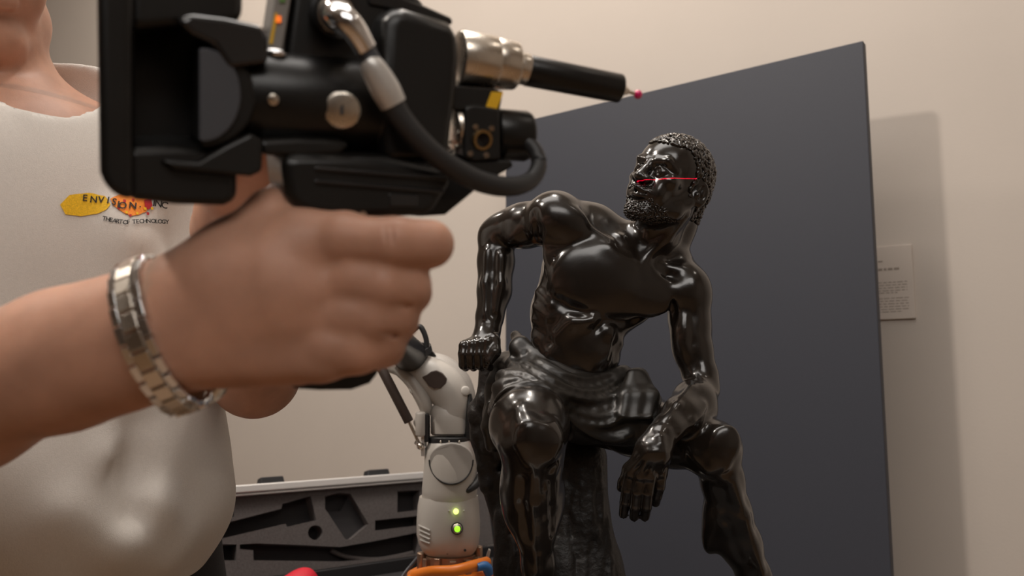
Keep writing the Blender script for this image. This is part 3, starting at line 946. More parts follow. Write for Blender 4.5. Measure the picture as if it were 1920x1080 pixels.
# left leg (spread to the right)
sb.limb(SL([(1120, 762, 20, 64), (1190, 792, -6, 60), (1262, 820, -32, 52), (1330, 838, -58, 43)]), 20 * RS)
sb.ell(S(1345, 836, -62), (40 * RS, 42 * RS, 36 * RS), None, 20 * RS)
sb.ell(S(1325, 866, -60), (34 * RS, 26 * RS, 26 * RS), (nrm(D(1, -.4, 0)), nrm(D(.4, 1, 0)), VF), 18 * RS)
sb.limb(SL([(1346, 846, -60, 38), (1354, 900, -48, 36), (1366, 960, -40, 38), (1388, 1020, -36, 36), (1414, 1080, -32, 28), (1438, 1140, -28, 21), (1450, 1180, -26, 23)]), 16 * RS)
sb.ell(S(1346, 962, -30), (24 * RS, 72 * RS, 32 * RS), (nrm(D(1, -.2, 0)), nrm(D(-.10, 1, 0)), VF), 20 * RS)
sb.limb(SL([(1450, 1180, -26, 24), (1458, 1204, -52, 24), (1468, 1214, -92, 20), (1472, 1218, -116, 15)]), 12 * RS, flat=(VU, .8))

# finer relief laid on that surface
def surface(B, h):
    l, u = B.bounds()
    v, f = B.nets(l - 3 * h, u + 3 * h, h)
    return BVHTree.FromPolygons([tuple(q) for q in v], [tuple(int(i) for i in q) for q in f])
def hit(bv_, px, py, sink=0.0, z=None):
    r = Vector(P(px, py, 1.0) - CAM).normalized()
    h = bv_.ray_cast(Vector(CAM), r)[0]
    q = np.array(h) if h is not None else S(px, py, z or 0)
    return q + np.array(r) * sink * RS
bs_ = surface(sb, .0026)
def ridge(rows, k=10, sink=None, op='u', B=None, bv_=None):
    """rows: (px, py, radius): a cord half sunk into the surface"""
    (B or sb).limb([(hit(bv_ or bs_, a, b, (r * .55 if sink is None else sink) if op == 'u' else (-r * .9 if sink is None else sink)), r * RS) for a, b, r in rows], k * RS, op)
def lump(px, py, rx, ry, dz, k=14, rot=0.0, sink=None):
    c, s_ = math.cos(math.radians(rot)), math.sin(math.radians(rot))
    sb.ell(hit(bs_, px, py, dz * .5 if sink is None else sink), (rx * RS, ry * RS, dz * RS), (D(c, s_, 0), D(-s_, c, 0), VF), k * RS)
# collar bones
ridge([(1186, 498, 5), (1140, 464, 6), (1085, 424, 7)], 16)
ridge([(1204, 500, 5), (1236, 500, 6), (1272, 505, 7)], 16)
# pectorals
lump(1104, 518, 68, 54, 14, 22, 10)
lump(1065, 468, 44, 36, 8, 30, 20)
lump(1205, 554, 60, 42, 14, 22, -4)
ridge([(1134, 606, 4), (1190, 602, 4), (1236, 582, 4)], 18, None, 's')
ridge([(1047, 466, 3), (1047, 490, 3), (1044, 525, 3)], 14, -3.5, 's')
ridge([(1050, 566, 4), (1080, 584, 4), (1114, 598, 4)], 20, -5, 's')          # fold at the arm pit
# serratus, rib arch, belly
for a, b in (((1006, 548), (1032, 572)), ((1001, 574), (1030, 596)), ((999, 600), (1028, 616)), ((1000, 624), (1026, 636))):
    ridge([(a[0] + 4, a[1], 5), (b[0], b[1], 5)], 14)
ridge([(1042, 628, 5), (1076, 606, 5), (1110, 602, 4), (1140, 622, 4), (1160, 646, 4)], 22)
ridge([(1122, 612, 3), (1100, 650, 3), (1086, 694, 3)], 20, -3, 's')
for a, b, r in ((1078, 642, 24), (1118, 648, 22), (1072, 678, 26), (1112, 682, 24)):
    lump(a, b, r, r * .7, 4.5, 20, -10)
ridge([(1010, 640, 8), (1034, 664, 9), (1052, 690, 9)], 24)
# neck cords and the pit between them
ridge([(1284, 404, 7), (1248, 448, 7), (1206, 488, 5)], 14)
ridge([(1162, 446, 5), (1172, 468, 5), (1184, 486, 4)], 14)
# shoulders and arms
lump(1068, 422, 30, 26, 12, 20, 20)
ridge([(1000, 400, 5), (1006, 430, 5), (1012, 455, 5)], 14, None, 's')
ridge([(914, 470, 4), (909, 530, 4), (912, 590, 4)], 14)
ridge([(940, 480, 6), (938, 530, 6), (929, 580, 5)], 14)
ridge([(926, 470, 3), (924, 530, 3), (920, 590, 3)], 10, None, 's')
ridge([(1260, 560, 4), (1262, 600, 4)], 10, None, 's')
ridge([(1300, 590, 4), (1300, 640, 4), (1304, 690, 3)], 12, None, 's')
ridge([(1288, 705, 5), (1310, 712, 4)], 8, None, 's')
ridge([(1296, 728, 7), (1270, 762, 7), (1250, 788, 5)], 9)
ridge([(1318, 760, 6), (1296, 790, 6), (1272, 808, 5)], 10)
for a, b, c in kn:                                            # tendons of the hand
    ridge([(1230 + (a - 1210) * .5, 846, 3), (a, b - 6, 3.4)], 5)
ridge([(1236, 822, 8), (1238, 832, 6)], 10)
# knees, shins, calves
lump(1006, 822, 30, 26, 9, 20)
lump(1008, 860, 18, 14, 6, 16)
ridge([(978, 770, 6), (986, 800, 7), (984, 826, 6)], 22)
ridge([(1036, 800, 6), (1040, 826, 7), (1032, 852, 6)], 20)
ridge([(1006, 880, 8), (1004, 940, 8), (1010, 1040, 6), (1012, 1070, 6)], 14)
ridge([(1042, 870, 6), (1026, 912, 6), (1022, 970, 6), (1028, 1030, 5)], 8)
ridge([(1034, 900, 4), (1036, 950, 4), (1036, 1000, 4)], 8, None, 's')
ridge([(978, 900, 4), (976, 950, 4), (986, 1010, 4)], 12, None, 's')
lump(1360, 826, 24, 28, 10, 16, -15)
lump(1350, 868, 16, 16, 8, 12)
ridge([(1300, 850, 7), (1330, 880, 7), (1350, 895, 6)], 14)
ridge([(1370, 900, 8), (1394, 970, 8), (1426, 1070, 6)], 14)
ridge([(1352, 920, 4), (1362, 980, 4), (1388, 1050, 4)], 12, None, 's')

zf = min(S(1006, 1222, -150)[2], S(1466, 1230, -100)[2])
stat_base = np.array([S(1130, 1200)[0], S(1130, 1200)[1], zf - 0.018])
statue = empty('bronze_statue', stat_base, 'dark bronze statue of a seated man with a draped waist turning his head aside', 'statue')
hlo = np.min([Hs(a, b, c) for a in (-75, 75) for b in (-70, 105) for c in (-100, 105)], axis=0)
hhi = np.max([Hs(a, b, c) for a in (-75, 75) for b in (-70, 105) for c in (-100, 105)], axis=0)
hlo[2] = Hs(0, -88, 70)[2]
ha = np.minimum(S(1150, 985, -140), S(1275, 815, -60)); hb = np.maximum(S(1150, 985, -140), S(1275, 815, -60))
fa = np.minimum(S(850, 705, -40), S(945, 612, 70)); fb = np.maximum(S(850, 705, -40), S(945, 612, 70))
def level_cut(B):
    zc = zf - .016                     # nothing reaches below the plinth
    B.add(lambda X, Y, Z: (Z - zc) + 0 * X + 0 * Y, np.array([-1, -1, zc - .3]), np.array([1, 3, zc]), 's', .001)
level_cut(sb)
body = link('figure', sb.mesh('figure', 0.0019, [(hlo, hhi, 0.0008), (ha, hb, 0.0009), (fa, fb, 0.0010)], 2), M['bronze'], statue)

# curly hair and beard: small curls set on the skull and jaw
rng = random.Random(5)
bvf = BVHTree.FromPolygons([tuple(Vector(v.co) + Vector(stat_base)) for v in body.data.vertices], [tuple(p.vertices) for p in body.data.polygons])
def to_head(p):
    q = (p - HO) / HU
    return np.array([q @ hs, q @ hu, q @ hf])
def curls(name, n, org, test, r0, r1, gap, h=0.0007, kk=1.6):
    b = Body()
    pts = np.zeros((0, 3))
    for _ in range(n):
        v = np.array([rng.gauss(0, 1) for _ in range(3)]); v /= np.linalg.norm(v)
        o = Hs(*org); w_ = hs * v[0] + hu * v[1] + hf * v[2]
        h_ = bvf.ray_cast(Vector(o + w_ * 170 * HU), Vector(-w_))[0]
        if h_ is None: continue
        q = to_head(np.array(h_))
        if np.linalg.norm(q) > 122 or not test(q): continue
        if len(pts) and ((pts - q) ** 2).sum(1).min() < gap * gap: continue
        pts = np.vstack([pts, q])
        r = rng.uniform(r0, r1)
        b.ell(np.array(h_) + w_ * .6 * HU, (r * HU, r * HU, r * HU), None, kk * HU)
        t_ = nrm(np.cross(w_, [rng.gauss(0, 1) for _ in range(3)]))
        b.ell(np.array(h_) + (w_ * 1.6 + t_ * r * .8) * HU, (r * .75 * HU,) * 3, None, kk * HU)
    return link(name, b.mesh(name, h, (), 1), M['bronze'], statue)
def is_hair(q):
    a, b, c = q
    if b < -46 or abs(a) > 66: return False
    if abs(a) > 44 and -36 < b < 17 and -42 < c < -3: return False      # ear
    if b < -22 and c > -50: return False
    lim = 6 if b < 20 else 6 + (b - 20) * .56
    if b > 54 + max(0, abs(a) - 30) * .25: lim = 200
    return c < lim
curls('hair', 12000, (0, 26, -14), is_hair, 2.7, 3.7, 4.4)
def is_beard(q):
    a, b, c = q
    e = abs(a)
    if c < 2 or b < -96 or e > 47: return False
    if b < -60 and c > 18 and not (e < 11 and b > -64): return b > -100
    if 22 < e < 32 and -66 < b < -54 and c > 40: return True
    if -41 < b < -31.5 and e < 27 and c > 58: return True
    return e > 36 and b < -50 and c < 34
curls('beard', 14000, (0, -55, 22), is_beard, 1.3, 2.0, 2.7, .0006, 1.0)

# drapery round the hips
db = Body()
db.limb(SL([(1012, 742, 20, 72), (1000, 757, -36, 73), (996, 768, -58, 72)]), 16 * RS)            # over the near thigh
db.limb(SL([(1110, 765, 4, 70), (1170, 782, -10, 66), (1196, 790, -14, 63)]), 18 * RS)            # over the far thigh
db.limb(SL([(1050, 780, -38, 40), (1100, 792, -36, 36), (1150, 803, -34, 26), (1172, 810, -36, 15)]), 22 * RS)  # swag between
db.limb(SL([(955, 690, 30, 34), (945, 730, 24, 34), (935, 780, 16, 28), (932, 830, 12, 18)]), 16 * RS)
# thigh emerges from the hem
db.limb(SL([(990, 806, -56, 74), (994, 836, -140, 80)]), 8 * RS, 's')
db.limb(SL([(960, 890, -10, 50), (975, 890, -60, 50)]), 8 * RS, 's')
db.limb(SL([(1060, 888, -20, 60), (1120, 896, -30, 64), (1180, 886, -30, 52)]), 10 * RS, 's')
db.limb(SL([(1244, 850, -40, 46), (1274, 800, -20, 58)]), 8 * RS, 's')
# pleats that sweep from the near hip to the knot at the far hip
both = Body(); both.pr = sb.pr + db.pr
bd = surface(both, .0024)
def pleat(rows, k=15, lift=.25, smooth=True):
    q = [np.append(hit(bd, a_, b_, r_ * lift), r_ * RS) for a_, b_, r_ in rows]
    if smooth:                                       # even out steps in depth along the cord
        for _ in range(2):
            q = [q[0]] + [q[i] * .6 + (q[i - 1] + q[i + 1]) * .2 for i in range(1, len(q) - 1)] + [q[-1]]
    q = spline(q, 3)
    db.limb([(p_[:3], float(p_[3])) for p_ in q], k * RS)
db.limb([(S(967, 630, 22), 11 * RS), (hit(bs_, 978, 646, 2), 13 * RS), (hit(bs_, 992, 658, 2), 10 * RS)], 14 * RS)
pleat([(978, 642, 8), (1005, 664, 8), (1045, 690, 8), (1070, 701, 8), (1094, 708, 8), (1120, 706, 8), (1145, 700, 8), (1172, 692, 8)], 8, .2)
pleat([(966, 652, 12), (984, 674, 12), (1020, 698, 12), (1062, 718, 11), (1105, 726, 10), (1150, 715, 9), (1184, 702, 8)], 14)
pleat([(952, 680, 13), (976, 696, 13), (1020, 716, 12), (1062, 742, 11), (1108, 752, 10), (1155, 738, 9), (1190, 712, 8)], 12)
pleat([(942, 706, 13), (972, 711, 13), (1016, 727, 12), (1052, 758, 12), (1100, 777, 11), (1152, 764, 9), (1194, 722, 8)], 12)
pleat([(934, 728, 12), (962, 717, 12), (1004, 722, 12), (1042, 750, 11), (1078, 790, 10), (1130, 803, 9), (1172, 788, 8), (1198, 738, 8)], 12)
pleat([(922, 772, 8), (936, 740, 8), (964, 722, 8), (1000, 717, 8), (1034, 733, 8), (1058, 766, 8), (1084, 800, 7), (1122, 821, 6), (1158, 826, 6), (1176, 816, 6)], 8, .1)
db.limb(SL([(922, 760, 2, 10), (914, 800, 4, 11), (919, 838, 8, 9)]), 10 * RS)
# creases between the pleats
both.pr = sb.pr + db.pr
bd = surface(both, .0022)
def crease(rows, k=9, r=None):
    q = spline([hit(bd, a_, b_, -.6) for a_, b_, r_ in rows], 3)
    db.limb([(p_, rows[0][2] * RS) for p_ in q], k * RS, 's')
crease([(985, 662, 3.2), (1020, 686, 3.2), (1062, 708, 3.2), (1105, 716, 3.2), (1148, 706, 3.2)])
crease([(962, 668, 3.4), (1000, 696, 3.4), (1050, 722, 3.4), (1105, 739, 3.4), (1150, 727, 3.4), (1184, 708, 3.4)])
crease([(955, 697, 3), (1000, 710, 3), (1040, 735, 3), (1090, 764, 3), (1150, 752, 3), (1188, 718, 3)])
crease([(950, 718, 2.6), (1000, 719, 2.6), (1040, 742, 2.6), (1075, 776, 2.6), (1125, 790, 2.6), (1168, 774, 2.6)])
# hanging end beside the wrist, softly fluted
for i in range(5):
    x = 1168 + i * 12.5
    db.limb(SL([(1184 + i * 5, 704, -26 + i * 2, 9), (x + 6, 742, -44 + (i % 2) * 4 + i, 9), (x, 779, -54 + (i % 2) * 6 + i, 8)]), 15 * RS)
db.limb(SL([(1164, 798, -42, 8), (1176, 804, -46, 8), (1181, 814, -48, 7)]), 6 * RS)
bothc = Body(); bothc.pr = sb.pr + db.pr
bd = surface(bothc, .0022)
def hem(rows, r=3.6):
    q = spline([hit(bd, a_, b_, .8) for a_, b_ in rows], 4)
    db.limb([(p_, r * RS) for p_ in q], 3 * RS)
hem([(924, 775), (930, 752), (944, 734), (966, 723), (990, 718)])
hem([(990, 718), (1014, 721), (1036, 735), (1054, 760)])
hem([(1062, 778), (1086, 802), (1122, 822), (1150, 828), (1170, 824)])
hem([(1166, 780), (1180, 783), (1196, 782), (1212, 783), (1222, 780)], 3)
link('drapery', db.mesh('drapery', 0.0016, (), 2), M['bronze_cloth'], statue)

# stump
st_ = Body()
st_.limb(SL([(1035, 830, 60, 92), (1035, 940, 60, 100), (1045, 1060, 50, 116), (1055, 1160, 40, 140)]), 20 * RS)
st_.limb(SL([(1090, 860, 30, 50), (1092, 960, 26, 50), (1110, 1060, 18, 56), (1130, 1160, 10, 66)]), 14 * RS)
st_.limb(SL([(900, 770, 66, 26), (908, 820, 70, 26), (922, 900, 66, 24), (948, 980, 60, 26)]), 14 * RS)
st_.limb(SL([(920, 690, 62, 24), (924, 750, 60, 32), (935, 830, 58, 30)]), 12 * RS)
st_.limb(SL([(950, 970, 40, 26), (955, 1060, 30, 30), (960, 1170, 20, 40)]), 10 * RS)
rg = random.Random(11)
bst = surface(st_, .003)
for i in range(110):                     # bark ridges
    x = rg.uniform(945, 1150); y = rg.uniform(870, 1090); w1 = x + rg.uniform(-6, 6); w2 = x + rg.uniform(-10, 10)
    if any(bst.ray_cast(Vector(CAM), Vector(P(a_, b_, 1.0) - CAM).normalized())[0] is None for a_, b_ in ((x - 6, y), (x + 6, y), (w1, y + 40), (w2 - 8, y + 80), (w2 + 8, y + 80))):
        continue
    ridge([(x, y, rg.uniform(3, 6)), (w1, y + rg.uniform(20, 40), rg.uniform(3, 6)), (w2, y + rg.uniform(45, 80), 3)], 6, None, 'u' if i % 3 else 's', st_, bst)
for i in range(26):
    x = rg.uniform(880, 930); y = rg.uniform(750, 930)
    st_.ell(hit(bst, x + (y - 750) * .12, y, 3, 60), (rg.uniform(5, 10) * RS, rg.uniform(8, 16) * RS, 7 * RS), None, 8 * RS)
level_cut(st_)
link('tree_stump', st_.mesh('tree_stump', 0.0023, (), 1), M['bronze_rough'], statue)
# plinth of the bronze
pl = Body()
bx0, bx1 = S(900, 1220, 0)[0], S(1500, 1220, 0)[0]
yy0, yy1 = S(1000, 1200, -205)[1], S(1000, 1200, 130)[1]
pl.rbox(((bx0 + bx1) / 2, (yy0 + yy1) / 2, zf - 0.009), WORLD, ((bx1 - bx0) / 2, (yy1 - yy0) / 2, 0.0135), 0.006, 0.004)
link('plinth', pl.mesh('plinth', 0.004, (), 1), M['bronze_rough'], statue)

# pedestal under the bronze
ped = empty('pedestal', ((bx0 + bx1) / 2, (yy0 + yy1) / 2, 0), 'plain painted gallery pedestal beneath the bronze statue', 'pedestal')
pt = zf - 0.0225
box('pedestal_body', ((bx0 + bx1) / 2, (yy0 + yy1) / 2, (pt - .02) / 2), WORLD, ((bx1 - bx0) / 2 + .012, (yy1 - yy0) / 2 + .012, (pt - .02) / 2), M['pedestal'], ped, .002)
box('pedestal_top', ((bx0 + bx1) / 2, (yy0 + yy1) / 2, pt - .01), WORLD, ((bx1 - bx0) / 2 + .022, (yy1 - yy0) / 2 + .022, .01), M['pedestal'], ped, .002)

# ------------------------------------------------------------------ hand-held scanner head with touch probe
def dK(px): return 0.352 + (px - 180) / 1015.0 * 0.125
def K(px, py, off=0.0): return P(px, py, dK(px) + off / 1000.0)
def RK(px): return dK(px) / FPX
tk = nrm(K(1000, 250) - K(300, 250))
nk = nrm(np.cross(tk, VU))
if nk @ VF < 0: nk = -nk
nk = nrm(nk + VU * .28)                  # the head is tipped towards the viewer
sc0 = K(640, 720, 35)
scan = empty('laser_scanner', sc0, 'black hand-held laser scanner with steel touch probe held up beside the statue', 'scanner')
def plate(name, pts, off, th, m, bev=0.0, parent=None, seg=4):
    return prism(name, [K(a, b, off) for a, b in pts], nk * th / 1000.0, m, parent or scan, bev / 1000.0, seg)
# yoke at the rear
plate('yoke_spine', [(182, -50), (252, -50), (254, 380), (226, 372), (200, 358), (187, 325)], -6, 58, M['shell'], 7)
plate('yoke_upper_arm', [(236, -50), (458, -50), (457, 40), (430, 50), (330, 54), (236, 62)], 0, 56, M['shell'], 6)
plate('yoke_lower_arm', [(236, 276), (330, 272), (430, 280), (446, 290), (446, 378), (420, 388), (330, 386), (236, 376)], -2, 56, M['shell'], 5)
plate('yoke_inner_wall', [(240, 40), (420, 40), (420, 300), (240, 300)], 34, 14, M['shell'], 1)
plate('rear_bridge', [(330, 40), (352, 24), (420, 32), (494, 48), (503, 70), (505, 120), (430, 130), (400, 84), (360, 66)], -9, 50, M['shell_gloss'], 4)
plate('front_bridge', [(300, 300), (372, 302), (425, 272), (470, 250), (494, 262), (492, 322), (470, 332), (330, 318)], -7, 46, M['shell'], 4)
D1 = [(374, 90)] + [(384 + 98 * math.cos(t), 182 + 96 * math.sin(t)) for t in np.linspace(-math.pi / 2, math.pi / 2, 21)] + [(374, 274)]
plate('joint_cap', D1, -5, 44, M['shell'], 3)
D2 = [(374, 92)] + [(380 + 72 * math.cos(t), 178 + 88 * math.sin(t)) for t in np.linspace(-math.pi / 2, math.pi / 2, 21)] + [(374, 262)]
plate('joint_cap_face', D2, -7.5, 6, M['greyplate'], 2)
# barrel
ba, bb_ = K(440, 190, 20), K(716, 206, 20)
bar = cyl('joint_barrel', ba, bb_, 97 * RK(560), M['shell'], scan, rnd=.004, n=48)
bw = nrm(bb_ - ba)
cyl('barrel_groove', K(692, 205, 20), K(697, 205.5, 20), 97.6 * RK(560), M['rubber'], bar, n=48)
lf = [(486, 262), (560, 258), (640, 262), (660, 272), (640, 290), (560, 296), (492, 292)]
plate('lower_flange', lf, -4, 40, M['shell'], 3)
cyl('set_screw', K(512, 187, -6.2), K(512, 187, 0), 11 * RK(512), M['steel'], bar, n=18, rnd=.0008)
bs = cyl('slotted_screw', K(641, 207, -7.0), K(641, 207, 0), 35 * RK(641), M['steel'], bar, n=30, rnd=.0015)
box('screw_slot', K(641, 195, -7.1), (VX, VU, VF), (3 * RK(641), 20 * RK(641), .0004), M['rubber'], bs)
cyl('screw_hole', K(652, 206, -7.15), K(652, 206, -6.5), 6 * RK(641), M['rubber'], bs, n=14)
ball('chrome_bead', K(515, 102, 6), (23 * RK(515), 11 * RK(515), 16 * RK(515)), M['chrome'], bar)  # small polished oval bead on top of the barrel
# upper body
plate('rear_housing', [(556, -60), (720, -60), (800, 8), (800, 60), (760, 300), (560, 300), (536, 95)], 16, 56, M['shell'], 4)
plate('label_strip', [(520, -40), (552, -40), (530, 96), (500, 96)], 12, 22, M['greysticker'], 1)
plate('label_stripe', [(516, 24), (521, 24), (511, 82), (505, 82)], 11.4, 2, M['yellow'], 0)
plate('status_light', [(518, 30), (527, 30), (527, 42), (518, 42)], 11, 2, M['orange_led'], 0)
plate('status_mark', [(526, -10), (537, -10), (535, 4), (524, 4)], 11.2, 2, M['dimgreen'], 0)
plate('front_housing', [(722, 40), (736, 14), (762, 16), (846, 42), (864, 62), (866, 110), (862, 170), (852, 240), (846, 300), (720, 310), (714, 150)], -4, 50, M['shell'], 10)
plate('upper_cover', [(690, -30), (800, 12), (850, 34), (850, 48), (740, 20), (690, 10)], 14, 44, M['shell_gloss'], 2)
# socket, plug and cable
ringband('socket_ring', K(629, 26, 8), nk, 33 * RK(629), .006, 12 * RK(629), M['shell_gloss'], scan, 40)
cyl('socket', K(629, 26, 16), K(630, 27, 2), 32 * RK(629), M['shell'], scan)
tube('plug', [K(630, 27, 6), K(632, 29, -8), K(645, 38, -19), K(664, 56, -22), K(686, 92, -20)], [30 * RK(630), 31 * RK(630), 27 * RK(630), 23 * RK(630), 21 * RK(630)], M['chrome'], scan, 24)
ringband('plug_ring', K(630, 27, -2), nk, 31 * RK(630), .002, 3 * RK(630), M['steel'], scan, 32)
tube('plug_neck', [K(682, 86, -20), K(694, 108, -20), K(702, 124, -20)], 17 * RK(690), M['greyplate'], scan, 18)
tube('strain_relief', [K(690, 112, -20), K(700, 128, -20), K(722, 166, -19), K(738, 196, -18)], [17 * RK(700), 23 * RK(700), 27 * RK(700), 25 * RK(700)], M['sleevegrey'], scan, 22)
tube('cable', [K(730, 184, -18), K(752, 222, -18), K(796, 272, -18), K(846, 312, -16), K(900, 340, -13), K(952, 350, -8), K(992, 340, 0), K(1010, 312, 6), K(1004, 284, 10), K(984, 262, 14)],
     [22 * RK(800), 21 * RK(800), 20 * RK(800), 20 * RK(800), 20 * RK(850), 19 * RK(900), 17 * RK(950), 16 * RK(950), 15 * RK(950), 15 * RK(950)], M['rubber'], scan, 18)
# touch probe
o_ = 22
def pcyl(name, a, b, r1, m, r2=None, rnd=.0008, n=40):
    return cyl(name, K(a[0], a[1], o_), K(b[0], b[1], o_), r1 * (dK(a[0]) + .022) / FPX, m, scan, r2=(r2 or r1) * (dK(b[0]) + .022) / FPX, rnd=rnd, n=n)
pcyl('probe_collar', (858, 110), (926, 119), 53, M['steel'], 50)
pcyl('probe_collar', (925, 119), (966, 124), 48, M['steel'], 44)
pcyl('probe_nut', (962, 126), (990, 131), 30, M['steel'], 29)
pcyl('probe_rod', (986, 132), (1162, 166), 29, M['shell'], 27)
cyl('stylus_cone', K(1158, 165, o_), K(1178, 172, o_), 17 * RK(1160), M['steel'], scan, r2=6 * RK(1160))
cyl('stylus', K(1176, 171, o_), K(1192, 176, o_), 4 * RK(1160), M['steel'], scan, n=12)
ball('ruby_tip', K(1196, 177, o_), 9 * RK(1190), M['ruby'], scan)
# laser camera below the probe
plate('probe_bracket', [(846, 160), (925, 166), (944, 172), (938, 206), (850, 206)], 8, 36, M['shell'], 1)
plate('warning_sticker', [(922, 172), (944, 173), (932, 204), (911, 202)], 7.2, 0.8, M['yellow'], 0)
fl = cyl('camera_flange', K(846, 244, 22), K(876, 243, 22), 49 * RK(860), M['steel'], scan, rnd=.001, n=40)
for t in np.linspace(0, 2 * math.pi, 9)[:-1]:
    e = VU * math.cos(t) + nk * math.sin(t)
    ball('flange_bolt', K(845, 244, 22) + e * 40 * RK(860), 4 * RK(860), M['steel'], fl, n=10)
lc = plate('camera_block', [(872, 200), (892, 196), (938, 204), (940, 300), (890, 304), (870, 296)], 6, 34, M['shell'], 2)
ringband('lens_ring', K(904, 262, 5), nk, 14 * RK(904), .0015, 5 * RK(904), M['gold'], lc, 28)
cyl('lens', K(904, 262, 5.5), K(904, 262, 8), 13 * RK(904), M['shell_gloss'], lc, n=24)
for px, py in ((892, 238), (922, 241), (882, 288), (912, 291)):
    cyl('camera_bolt', K(px, py, 4.6), K(px, py, 7), 5.5 * RK(904), M['steel'], lc, n=14)
cyl('camera_housing', K(922, 252, 24), K(992, 256, 24), 50 * RK(950), M['shell'], scan, rnd=.003, n=36)
# lower body over the grip
plate('keel', [(690, 296), (850, 300), (958, 300), (966, 312), (906, 346), (868, 378), (836, 404), (790, 407), (700, 400)], 8, 30, M['shell'], 2)
plate('handle_body', [(528, 292), (560, 286), (720, 292), (852, 318), (846, 350), (818, 396), (800, 408), (640, 412), (580, 406), (552, 392), (536, 366)], -7, 50, M['shell'], 6)
for (a, b, c, d) in ((590, 312, 842, 332), (590, 336, 834, 356)):
    plate('handle_rib', [(a, b), (c, d), (c, d + 8), (a, b + 8)], -9, 6, M['shell_gloss'], 1)
plate('trigger_button', [(728, 362), (786, 364), (784, 388), (730, 388)], -8.2, 4, M['shell_gloss'], 1)
cyl('handle_pin', K(681, 403, -8), K(681, 403, 0), 7 * RK(680), M['brass'], scan, n=14)
# grip and its foot
cyl('grip', K(655, 395, 34), K(612, 712, 34), .0165, M['rubber'], scan, rnd=.003)
plate('grip_foot', [(545, 720), (552, 730), (600, 733), (660, 732), (694, 720), (710, 700), (707, 690), (690, 686), (560, 690)], 14, 36, M['shell'], 3)

# ------------------------------------------------------------------ the person who holds the scanner
DH = 0.40
def N(px, py, d, r):
    return (P(px, py, d), r * d / FPX)
pb = Body()
ub = 14 * DH / FPX
# right forearm and wrist
ELB = P(-330, 850, .50)
SHR = P(-420, 345, .63)
SHL = P(392, 350, .91)
pb.limb([(ELB, .046), (P(-80, 740, .455), .042), N(130, 672, .425, 120)], .02)
pb.limb([N(130, 672, .425, 120), N(240, 640, .412, 112), N(330, 612, .405, 112)], .02, flat=(VF, .8))
# back of the hand
fl_ = (VF, .62)
pb.limb([N(310, 600, .405, 108), N(420, 560, .395, 112), N(520, 545, .392, 118)], .012, flat=fl_)
for a, b, r0, r1 in (((350, 560), (648, 452), 78, 50), ((350, 610), (664, 530), 84, 49), ((350, 640), (644, 604), 80, 46), ((360, 664), (604, 668), 66, 46)):
    pb.cone(N(*a, .40, r0)[0], N(*b, .393, r1)[0], N(*a, .40, r0)[1], N(*b, .393, r1)[1], 26 * DH / FPX)
pb.limb([N(440, 660, .402, 62), N(560, 672, .402, 50)], 20 * DH / FPX)
# thumb side and web
pb.limb([N(430, 520, .400, 84), N(560, 455, .398, 60), N(648, 452, .393, 50)], 30 * DH / FPX)
pb.limb([N(345, 562, .405, 76), N(440, 478, .403, 64), N(512, 404, .406, 46), N(530, 384, .420, 36), N(590, 372, .462, 36), N(668, 360, .470, 33), N(708, 352, .468, 28)], 30 * DH / FPX)
# fingers
def finger(ch, k=22):
    for a, b in zip(ch[:-1], ch[1:]):
        p, q = N(*a), N(*b)
        pb.cone(p[0], q[0], p[1], q[1], k * DH / FPX)
finger([(648, 452, .389, 50), (740, 456, .384, 48), (806, 458, .390, 46)], 12)
finger([(664, 530, .391, 48), (720, 536, .387, 45), (762, 538, .393, 42), (768, 548, .412, 37), (730, 560, .444, 33), (690, 566, .450, 31)])
finger([(644, 604, .393, 46), (700, 598, .389, 43), (738, 592, .395, 40), (744, 602, .413, 36), (708, 614, .444, 31), (670, 618, .450, 30)])
finger([(604, 668, .395, 46), (672, 656, .391, 42), (714, 643, .397, 38), (720, 652, .413, 34), (690, 668, .444, 30), (654, 672, .450, 28)])
# knuckle ridges
for a, b, r in ((652, 448, 40), (672, 522, 40), (654, 590, 36), (616, 650, 34)):
    p = N(a, b, .384, r)
    pb.ell(p[0], (p[1], p[1] * .8, p[1] * .6), None, 18 * DH / FPX)
# finger joints, folds
pb.limb([N(690, 494, .371, 3), N(725, 504, .370, 4), N(770, 508, .376, 4)], 8 * DH / FPX, 's')
pb.limb([N(712, 570, .373, 2), N(740, 574, .376, 3), N(765, 574, .385, 4)], 9 * DH / FPX, 's')
pb.limb([N(690, 628, .375, 2), N(715, 628, .378, 3), N(742, 628, .388, 4)], 9 * DH / FPX, 's')
for x in (722, 734): pb.cone(N(x, 420, .374, 3)[0], N(x + 3, 470, .370, 3)[0], 2.4 * ub / 14, 2.4 * ub / 14, 5 * ub / 14, 's')
# upper arm, shoulders, trunk below the shirt, neck
pb.limb([(ELB, .046), (SHR * .5 + ELB * .5, .050), (SHR, .055)], .02)
CH = P(60, 480, .77)
pb.limb([(SHR, .055), (P(20, 310, .77), .07), (SHL, .055)], .03)
pb.limb([(P(40, 400, .78), .11), (P(45, 700, .78), .11), (P(60, 1010, .78), .115)], .05)
HC = P(-75, -120, .75)
pu = D(.10, .97, -.12); pf = D(.72, -.24, -.64); pf = nrm(pf - pu * (pf @ pu)); ps = np.cross(pu, pf)
PU = .00120
pb.limb([(HC + (pu * -45 - pf * 22) * PU, .057), (P(40, 300, .775), .062), (P(35, 360, .78), .09)], .02)
Hp = head_parts(pb, HC, ps, pu, pf, PU)
